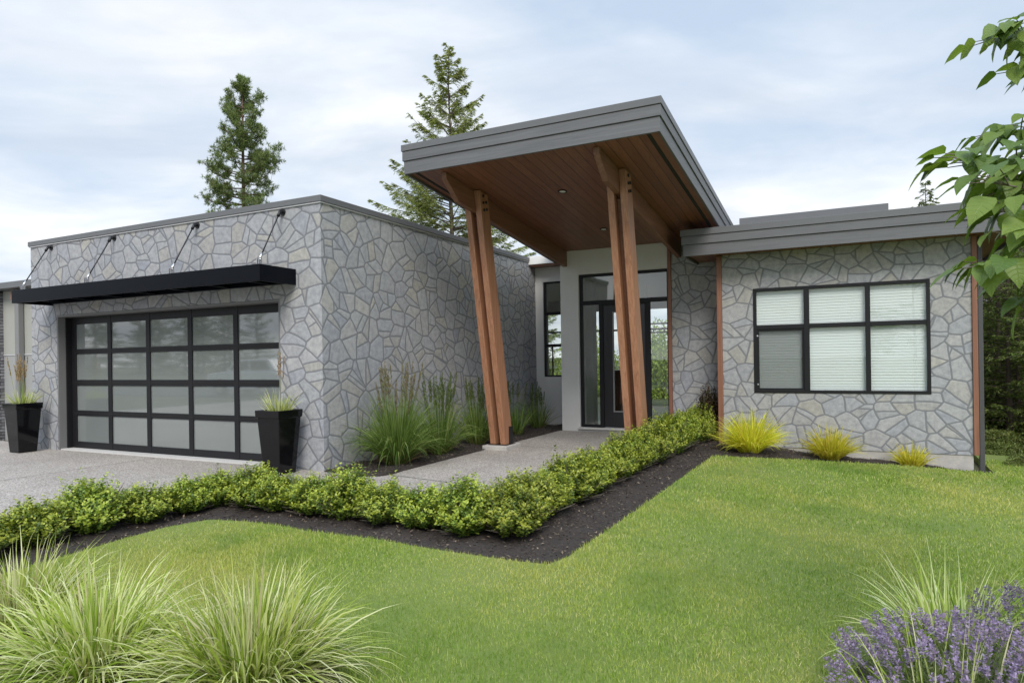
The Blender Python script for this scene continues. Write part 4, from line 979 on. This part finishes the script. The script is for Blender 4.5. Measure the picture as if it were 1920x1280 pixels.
# lavender
def lavender(loc, seed, n, rx, ry, hh, label):
    rg = np.random.default_rng(seed); root = empty('lavender_bush', label, 'lavender', loc, 'lavender bushes at the lower right'); loc = np.array(loc)
    a = rg.uniform(0, 2 * math.pi, n); el = np.arcsin(rg.uniform(.0, 1, n)); k = rg.uniform(.86, 1.1, n)
    tip = np.stack([np.cos(a) * np.cos(el) * rx, np.sin(a) * np.cos(el) * ry, .10 + np.sin(el) * (hh - .1)], 1) * k[:, None]
    base = tip * np.array([.25, .25, .05]); Dv = norm(tip - base + np.array([0, 0, .15])); L = np.linalg.norm(tip - base, axis=1)
    sv, sf = blades(base + loc, norm(tip - base), L, np.full(n, .004), np.full(n, .04), 3, .3, rg, .3)
    m2 = n * 7; i2 = rg.integers(0, n, m2); s = rg.uniform(.3, .82, m2); fb = base[i2] + (tip - base)[i2] * s[:, None] + rg.normal(0, .02, (m2, 3))
    lv, lf = leaves(fb + loc, norm(Dv[i2] + rg.normal(0, .45, (m2, 3))), norm(rg.normal(0, 1, (m2, 3))), rg.uniform(.03, .055, m2), rg.uniform(.004, .007, m2))
    V, F, I = merge([((sv, sf), 0), ((lv, lf), 0)]); np_mesh('stems', V, F, M['lavleaf'], root)
    q = 34; B = []; Dn = []
    for j in range(q):
        wh = [0, .013, .024, .034, .043, .051][j % 6]; r_ = .011 * (1.0 - .10 * (j % 6)); an = rg.uniform(0, 2 * math.pi, n)
        side = norm(np.cross(Dv, rg.normal(0, 1, (n, 3)))); B.append(tip - Dv * .01 + Dv * wh + side * r_ * .25 + rg.normal(0, .002, (n, 3))); Dn.append(norm(side + Dv * .55))
    B = np.concatenate(B); Dn = np.concatenate(Dn); ll = rg.uniform(.009, .016, len(B)); fv, ff = leaves(B + loc, Dn, norm(rg.normal(0, 1, B.shape)), ll, ll * .6, .2)
    np_mesh('flowers', fv, ff, M['lav'], root)
lavender((.43, 3.30, h(.43) + .01), 61, 520, .50, .48, .38, 'nearest mounded purple lavender, filling the lower right corner')
lavender((.95, 3.75, h(.95) + .01), 62, 520, .55, .52, .50, 'taller purple lavender cut by the right frame edge')

# ------------------------------------------------------------------ trees
def curve_branch(base, ang, L, pitch, droop, tipup, n=5):
    s = np.linspace(0, 1, n); x = L * s; z = pitch * L * s - droop * L * s ** 1.6 + tipup * L * s ** 4
    return np.stack([base[0] + np.cos(ang) * x, base[1] + np.sin(ang) * x, base[2] + z], 1)
def make_fir(name, seed, H_, Rb, zb, step, mat, leafl=.15, leafw=.045, dens=11, droop=.35, bare=0.0, trunk_r=None, power=.85):
    rg = np.random.default_rng(seed); root = bpy.data.objects.new(name, None); COL.objects.link(root)
    tb = MB(); tr = trunk_r or H_ * .013; k = 9; wob = rg.normal(0, .004 * H_, (k, 2)); wob[0] = 0
    tp = [(wob[i][0] * .6, wob[i][1] * .6, H_ * i / (k - 1)) for i in range(k)]; tb.tube(tp, [tr * (1 - .93 * i / (k - 1)) for i in range(k)], 8)
    B = []; D = []; N = []; z = zb
    while z < H_ - .05:
        t = (z - zb) / (H_ - zb); nb = rg.integers(4, 7) if t < .9 else 4
        for _ in range(nb):
            L = (Rb * (1 - t) ** power * rg.uniform(.55, 1.12) + .10)
            if rg.random() < .07: L *= 1.25
            ang = rg.uniform(0, 2 * math.pi); zz_ = z + rg.uniform(-.5, .5) * step; i = min(k - 2, int(zz_ / H_ * (k - 1))); base = (tp[i][0], tp[i][1], zz_)
            pts = curve_branch(base, ang, L, .25 + .55 * t, droop * (1 - t * .8), .16)
            tb.tube([tuple(p) for p in pts], [max(.006, tr * .22 * (1 - j / 5.2) * (1 - t * .6)) for j in range(5)], 4, False)
            m_ = max(4, int(L * dens)); s = rg.uniform(max(.10, bare), 1, m_) ** .8
            pos = np.stack([np.interp(s, np.linspace(0, 1, 5), pts[:, c_]) for c_ in range(3)], 1)
            hd = np.array([math.cos(ang), math.sin(ang), 0]); sd = np.array([-math.sin(ang), math.cos(ang), 0]); sg = np.where(rg.random(m_) < .5, -1, 1)[:, None]
            tw = norm(hd * .8 + sd * sg * rg.uniform(.3, 1.1, (m_, 1)) + np.array([0, 0, -.15]) + rg.normal(0, .18, (m_, 3))); tl = (.42 * L * (1 - s) + .10) * rg.uniform(.6, 1.1, m_)
            for q in range(12):
                f = (q + .3) / 12; pb = pos + tw * (tl * f)[:, None]; pb[:, 2] -= .18 * tl * f ** 2
                s2 = norm(np.cross(tw, np.array([0, 0, 1.]))) * (1 if q % 2 else -1)
                B.append(pb); D.append(norm(tw + s2 * .55 + rg.normal(0, .22, (m_, 3)))); N.append(norm(np.array([0, 0, 1.]) + rg.normal(0, .4, (m_, 3))))
        z += step * rg.uniform(.7, 1.3)
    B, D, N = map(np.concatenate, (B, D, N)); n = len(B)
    V, F = leaves(B, D, N, leafl * rg.uniform(.6, 1.2, n), leafw * rg.uniform(.7, 1.2, n), .1)
    np_mesh('crown', V, F, mat, root); tb.build('trunk', M['bark'], root); return root
def make_pine(seed, H_, zb):
    rg = np.random.default_rng(seed); root = bpy.data.objects.new('ponderosa_pine', None); COL.objects.link(root); tb = MB()
    k = 12; tp = [(.10 * math.sin(i * .9), .08 * math.cos(i * 1.1), H_ * i / (k - 1)) for i in range(k)]; tb.tube(tp, [.26 * (1 - .9 * i / (k - 1)) for i in range(k)], 10)
    T_ = []; DD = []
    z = zb
    while z < H_ - .1:
        t = (z - zb) / (H_ - zb)
        env = np.interp(t, [0, .12, .3, .45, .6, .72, .85, .95, 1], [1.6, 2.35, 2.3, 1.95, 1.7, 1.45, 1.05, .6, .22])
        for _ in range(rg.integers(3, 5)):
            L = env * rg.uniform(.5, 1.12); ang = rg.uniform(0, 2 * math.pi); i = min(k - 2, int(z / H_ * (k - 1)))
            pts = curve_branch((tp[i][0], tp[i][1], z), ang, L, .05 + .35 * t, .25 * (1 - t), .30)
            tb.tube([tuple(p) for p in pts], [.05 * (1 - j / 5.5) * (1 - .6 * t) for j in range(5)], 5, False)
            m_ = int(5 + L * 13); s = rg.uniform(.35, 1, m_) ** .75; s[0] = 1
            pos = np.stack([np.interp(s, np.linspace(0, 1, 5), pts[:, c_]) for c_ in range(3)], 1); off = rg.normal(0, .17, (m_, 3)) * np.array([1, 1, .8]) * (.4 + .6 * (L / 2)); off[:, 2] += .06
            tip = pos + off; hd = np.array([math.cos(ang), math.sin(ang), .55])
            for a_, b_ in zip(pos, tip): tb.tube([tuple(a_), tuple(b_)], [.010, .006], 3, False)
            T_.append(tip); DD.append(norm(hd + rg.normal(0, .35, (m_, 3))))
        z += rg.uniform(.18, .32)
    T_ = np.concatenate(T_); DD = np.concatenate(DD); n = len(T_); B = []; D = []
    for q in range(22):
        r_ = norm(DD * .45 + rg.normal(0, .75, (n, 3))); B.append(T_ - DD * .05); D.append(r_)
    B = np.concatenate(B); D = np.concatenate(D); nn = len(B); l = rg.uniform(.15, .26, nn)
    V, F = leaves(B, D, norm(rg.normal(0, 1, (nn, 3))), l, np.full(nn, .026), .05)
    np_mesh('crown', V, F, M['pine'], root); tb.build('trunk', M['barkpine'], root); return root
pn = make_pine(71, 16.7, 8.7); pn.location = (-29.0, 25.7, -.1); pn.scale = (.88, .88, 1); tag(pn, 'tall dark ponderosa pine standing alone behind the garage roof', 'tree')
fr = make_fir('douglas_fir', 72, 15.6, 4.3, 3.0, .28, M['fir'], .13, .032, 24, .42, 0, .17, .88); fr.location = (-15.9, 25.6, -.2); tag(fr, 'tall light green fir rising behind the porch roof', 'tree')
fr2 = make_fir('douglas_fir', 73, 8.6, 2.9, 1.5, .28, M['fir'], .13, .032, 24, .42, 0, .13, .7); fr2.location = (-17.3, 25.0, -.2); tag(fr2, 'shorter bushy light green fir beside the tall fir behind the garage wall', 'tree')
fr3 = copy_tree(fr2, (-14.6, 26.5, -.2), 2.0, .93, 'low bushy fir half hidden by the left porch post'); fr4 = copy_tree(fr2, (-12.35, 26.0, -.2), 4.0, .68, 'small fir tip showing between the left porch post and the rear roof')
# dark forest at the right of the house
FA = make_fir('forest_conifer', 81, 12, 2.1, 1.2, .30, M['firdark'], .15, .045, 8, .45)
FB = make_fir('forest_conifer', 82, 9, 1.9, .4, .28, M['firdark'], .14, .042, 9, .42)
FC = make_fir('forest_conifer', 83, 11, 1.5, 4.2, .32, M['firdark'], .14, .042, 8, .45, .1, .085)
LAB = {'A': 'tall dark conifer in the dense wood beyond the right end of the wing', 'B': 'bushy low branched conifer in the dense wood beyond the right end of the wing', 'C': 'slender conifer with a thin bare lower trunk beyond the right end of the wing'}
forest = [('C', 2.95, 15.0, .72), ('C', 3.4, 15.6, .80), ('B', 4.35, 17.0, .62), ('B', 2.9, 18.2, .78), ('B', 3.9, 14.6, .40), ('A', 3.6, 20.5, .72), ('A', 5.2, 20.0, .80), ('C', 4.2, 17.9, .9), ('B', 5.4, 16.0, .7), ('A', 6.6, 18.0, .85),
          ('A', 4.6, 24.5, .82), ('B', 6.2, 23.0, .95), ('A', 7.8, 22.5, .95), ('C', 7.5, 16.0, .8), ('B', 8.4, 14.2, .8), ('A', 9.8, 18.0, .9), ('B', 3.2, 24.0, .8), ('A', 2.4, 28.0, .66), ('B', 5.0, 28.0, 1.0), ('A', 9.5, 27, 1.05), ('B', 11.5, 14.0, .85), ('A', 12.5, 21.0, 1.0), ('B', 2.35, 21.5, .55), ('B', 2.75, 16.3, .6), ('B', 3.05, 17.1, .6), ('B', 3.5, 19.0, .7), ('B', 3.0, 20.0, .7), ('B', 4.0, 22.0, .8), ('B', 3.4, 22.5, .8), ('B', 4.3, 25.5, .9), ('B', 3.7, 26.2, .9), ('B', 4.9, 30.0, 1.0), ('B', 4.6, 19.2, .7)]
src = {'A': FA, 'B': FB, 'C': FC}; seen = set()
for i, (k, x, y, s) in enumerate(forest):
    z = gz(x, y) - .05
    s = min(s, (1.36 + (.235 + .03 * math.sin(i * 2.3)) * (y * .892 - x * .4516) - z) / {'A': 12, 'B': 9, 'C': 11}[k])
    if k in seen: o = copy_tree(src[k], (x, y, z), i * 1.7, s)
    else: seen.add(k); o = src[k]; o.location = (x, y, z); o.rotation_euler = (0, 0, i * 1.7); o.scale = (s, s, s)
    tag(o, LAB[k], 'tree', 'conifers of the wood right of the house')
for i, (x, y, s, lab) in enumerate(((-2.6, 33.0, .62, 'small conifer tip just clearing the wing roof'),)): tag(copy_tree(FA, (3.4, 36.0, -.5), .7, .745), 'lone thin conifer tip showing over the wing roof, left of the broad leaves', 'tree', None)
# conifers across the road, mirrored in the garage door
gr = 'far conifers mirrored in the garage door'
for i, (x, y, s) in enumerate(((-78, -52, 1.0), (-84, -58, .8), (-90, -55, 1.15), (-95, -62, .9), (-101, -57, 1.25), (-108, -60, 1.0), (-114, -56, 1.3), (-120, -62, 1.1), (-126, -58, 1.35), (-133, -60, 1.1), (-87, -66, 1.2), (-104, -68, 1.4), (-117, -70, 1.5), (-70, -60, .7))):
    o = copy_tree(FA if i % 2 else FB, (x, y, -.2), i * 1.3, s * 1.6); tag(o, 'far conifer across the road, seen mirrored in the garage door glass', 'tree', gr)

def shrub_mass(name, seed, rx, ry, hh, n, mat, ll=.09):
    rg = np.random.default_rng(seed); root = bpy.data.objects.new(name, None); COL.objects.link(root)
    c = norm(rg.normal(0, 1, (26, 3))) * rg.uniform(.35, .8, (26, 1)) ; c[:, 2] = np.abs(c[:, 2]); c = c * np.array([rx, ry, hh * .85])
    i = rg.integers(0, 26, n); p_ = c[i] + norm(rg.normal(0, 1, (n, 3))) * rg.uniform(.25, 1, (n, 1)) * np.array([rx * .38, ry * .38, hh * .24]); p_[:, 2] = np.maximum(p_[:, 2], .03)
    D = norm(p_ - c[i] + np.array([0, 0, -.1]) + rg.normal(0, .35, (n, 3))); V, F = leaves(p_, D, norm(rg.normal(0, 1, (n, 3)) + np.array([0, 0, 1.])), ll * rg.uniform(.6, 1.2, n), ll * .55 * rg.uniform(.7, 1.2, n)); np_mesh('foliage', V, F, mat, root)
    st = MB()
    for q in range(26): st.tube([(0, 0, 0), tuple(c[q] * np.array([.5, .5, .55])), tuple(c[q])], [.03, .018, .006], 5, False)
    st.build('stems', M['barkgrey'], root); return root
U = shrub_mass('undergrowth_shrub', 91, .65, .6, .6, 4200, M['under'], .06)
und = [(2.35, 12.6, .62), (2.1, 12.3, .36), (2.6, 12.2, .45), (3.2, 12.4, .5), (2.75, 12.8, .62), (2.05, 13.5, .42), (1.98, 14.4, .5), (2.3, 14.1, .6), (3.4, 12.9, .8), (3.0, 14.2, 1.1), (4.2, 13.2, 1.1), (5.2, 13.4, 1.2), (2.3, 15.0, .9), (6.4, 13.6, 1.3), (4.9, 14.9, 1.5), (2.6, 17, 1.6), (3.6, 17.2, 1.5)]
for i, (x, y, s) in enumerate(und):
    if i == 0: o = U; o.location = (x, y, gz(x, y)); o.scale = (s,) * 3
    else: o = copy_tree(U, (x, y, gz(x, y)), i * 2.1, s)
    tag(o, 'low leafy undergrowth shrub at the foot of the wood beside the wing corner', 'shrub', 'undergrowth at the edge of the wood')
Gb = shrub_mass('garden_tree', 92, 2.0, 1.6, 3.0, 9000, M['garden'], .14)
for i, (x, y, s) in enumerate(((-6.2, 25.0, .95), (-9.6, 25.5, .9), (-3.2, 24.5, .7), (-12.6, 26, 1.0))):
    if i == 0: o = Gb; o.location = (x, y, -.3); o.scale = (s, s, s * 1.25)
    else: o = copy_tree(Gb, (x, y, -.3), i * 1.9, (s, s, s * 1.25))
    tag(o, 'green garden tree behind the house, glimpsed through the entry glass', 'tree', 'garden trees behind the house')

# broad leaved tree whose branches hang in from the right
def broad_tree():
    rg = np.random.default_rng(101); loc = np.array([1.42, 3.35, h(1.42) - .02]); root = empty('broadleaf_tree', 'young broad leaved tree hanging large green leaves in from the right edge', 'tree', tuple(loc)); tb = MB()
    top = np.array([1.36, 3.30, 3.4]); tb.tube([tuple(loc), (1.40, 3.34, 1.2), (1.38, 3.30, 2.3), tuple(top)], [.048, .040, .030, .014], 9)
    T0 = lambda z: np.array([1.39, 3.32, z])
    # (start height, end point, number of leaves)
    limbs = [(1.35, (.30, 2.45, 1.62), 46), (1.25, (.50, 2.55, 1.50), 34), (1.6, (.35, 2.52, 1.80), 40), (1.7, (.27, 2.60, 1.99), 52), (1.75, (.40, 2.66, 1.90), 40), (1.8, (.50, 2.75, 1.98), 34), (1.95, (.41, 2.86, 2.13), 44), (2.0, (.56, 2.90, 2.04), 34), (2.2, (.42, 2.88, 2.47), 44), (2.15, (.55, 2.95, 2.36), 38), (2.3, (.60, 2.95, 2.56), 24), (1.5, (.40, 2.5, 1.70), 40), (1.65, (.36, 2.52, 1.88), 34)]
    limbs = [(z0, (e[0] + .08, e[1] + .035, e[2]), int(n_ * 1.5)) for z0, e, n_ in limbs]
    for q in range(26):
        z0 = rg.uniform(1.2, 3.2); an = rg.uniform(-1.9, 1.55); L = rg.uniform(.7, 1.25) * (1.15 - .22 * (z0 - 1.2)); e_ = T0(z0) + np.array([math.cos(an) * L, math.sin(an) * L, rg.uniform(.0, .55)])
        if e_[0] < .1845 * e_[1] + .18: continue
        limbs.append((z0, tuple(e_), 26))
    LB = []; LD = []; LN = []; LS = []
    for z0, e_, nl in limbs:
        a_ = T0(z0); e_ = np.array(e_); mid = (a_ + e_) / 2 + np.array([0, 0, .10]) + rg.normal(0, .02, 3)
        s = np.linspace(0, 1, 9)[:, None]; pts = (1 - s) ** 2 * a_ + 2 * s * (1 - s) * mid + s ** 2 * e_; tb.tube([tuple(p_) for p_ in pts], [.013 * (1 - .8 * i / 8) for i in range(9)], 6, False)
        fl = norm(e_ - mid)
        for i in range(nl):
            t = rg.uniform(.42, 1.0) if i > 3 else 1.0; j = t * 8; k = min(7, int(j)); p_ = pts[k] + (pts[k + 1] - pts[k]) * (j - k)
            side = norm(np.cross(fl, [0, 0, 1.])) * (1 if i % 2 else -1); tw = norm(side * rg.uniform(.2, 1) + fl * .7 + np.array([0, 0, rg.uniform(-.1, .45)])) * rg.uniform(.03, .15); b_ = p_ + tw
            tb.tube([tuple(p_), tuple(p_ + tw * .5 + np.array([0, 0, .008])), tuple(b_)], [.0028, .0022, .0015], 4, False)
            dr = norm(norm(tw) * .8 + fl * .25 + np.array([0, 0, rg.uniform(-1.1, -.15)]) + rg.normal(0, .22, 3)); LB.append(b_); LD.append(dr); LN.append(norm(np.array([0, 0, 1.]) + norm(tw) * .5 + rg.normal(0, .25, 3))); LS.append(rg.uniform(.055, .100))
    LB, LD, LN, LS = np.array(LB), np.array(LD), np.array(LN), np.array(LS); n = len(LB); S = norm(np.cross(LD, LN)); Nn = np.cross(S, LD)
    prof = [(0, .0), (.10, .50), (.28, .76), (.48, .76), (.68, .56), (.86, .25), (1.0, .0)]; V = []
    for t, w_ in prof:
        c = LB + LD * (LS * t)[:, None] - Nn * (LS * .30 * t ** 2)[:, None] - np.array([0, 0, 1.]) * (LS * .16 * t ** 2)[:, None]
        wave = .05 * math.sin(t * 9)
        for sg in (-1, -.5, 0, .5, 1): V.append(c + S * (LS * w_ * .5 * sg)[:, None] + Nn * (LS * w_ * (.20 * abs(sg) - .10 * sg * sg + wave * abs(sg)))[:, None])
    V = np.stack(V, 1); m_ = V.shape[1]; base = (np.arange(n) * m_)[:, None, None]; q = []
    for i in range(len(prof) - 1):
        for j in range(4): q.append([i * 5 + j, i * 5 + j + 1, i * 5 + 6 + j, i * 5 + 5 + j])
    F = (base + np.array(q)[None]).reshape(-1, 4); lo = np_mesh('leaves', V.reshape(-1, 3), F, M['dogwood'], root, smooth=True)
    uvv = np.array([(sg, t) for t, _ in prof for sg in (-1, -.5, 0, .5, 1)], np.float32); uvl = lo.data.uv_layers.new(name='leaf')
    li = np.empty(len(lo.data.loops), np.int32); lo.data.loops.foreach_get('vertex_index', li); uvl.data.foreach_set('uv', uvv[li % m_].ravel()); tb.build('branches', M['barkgrey'], root)
broad_tree()
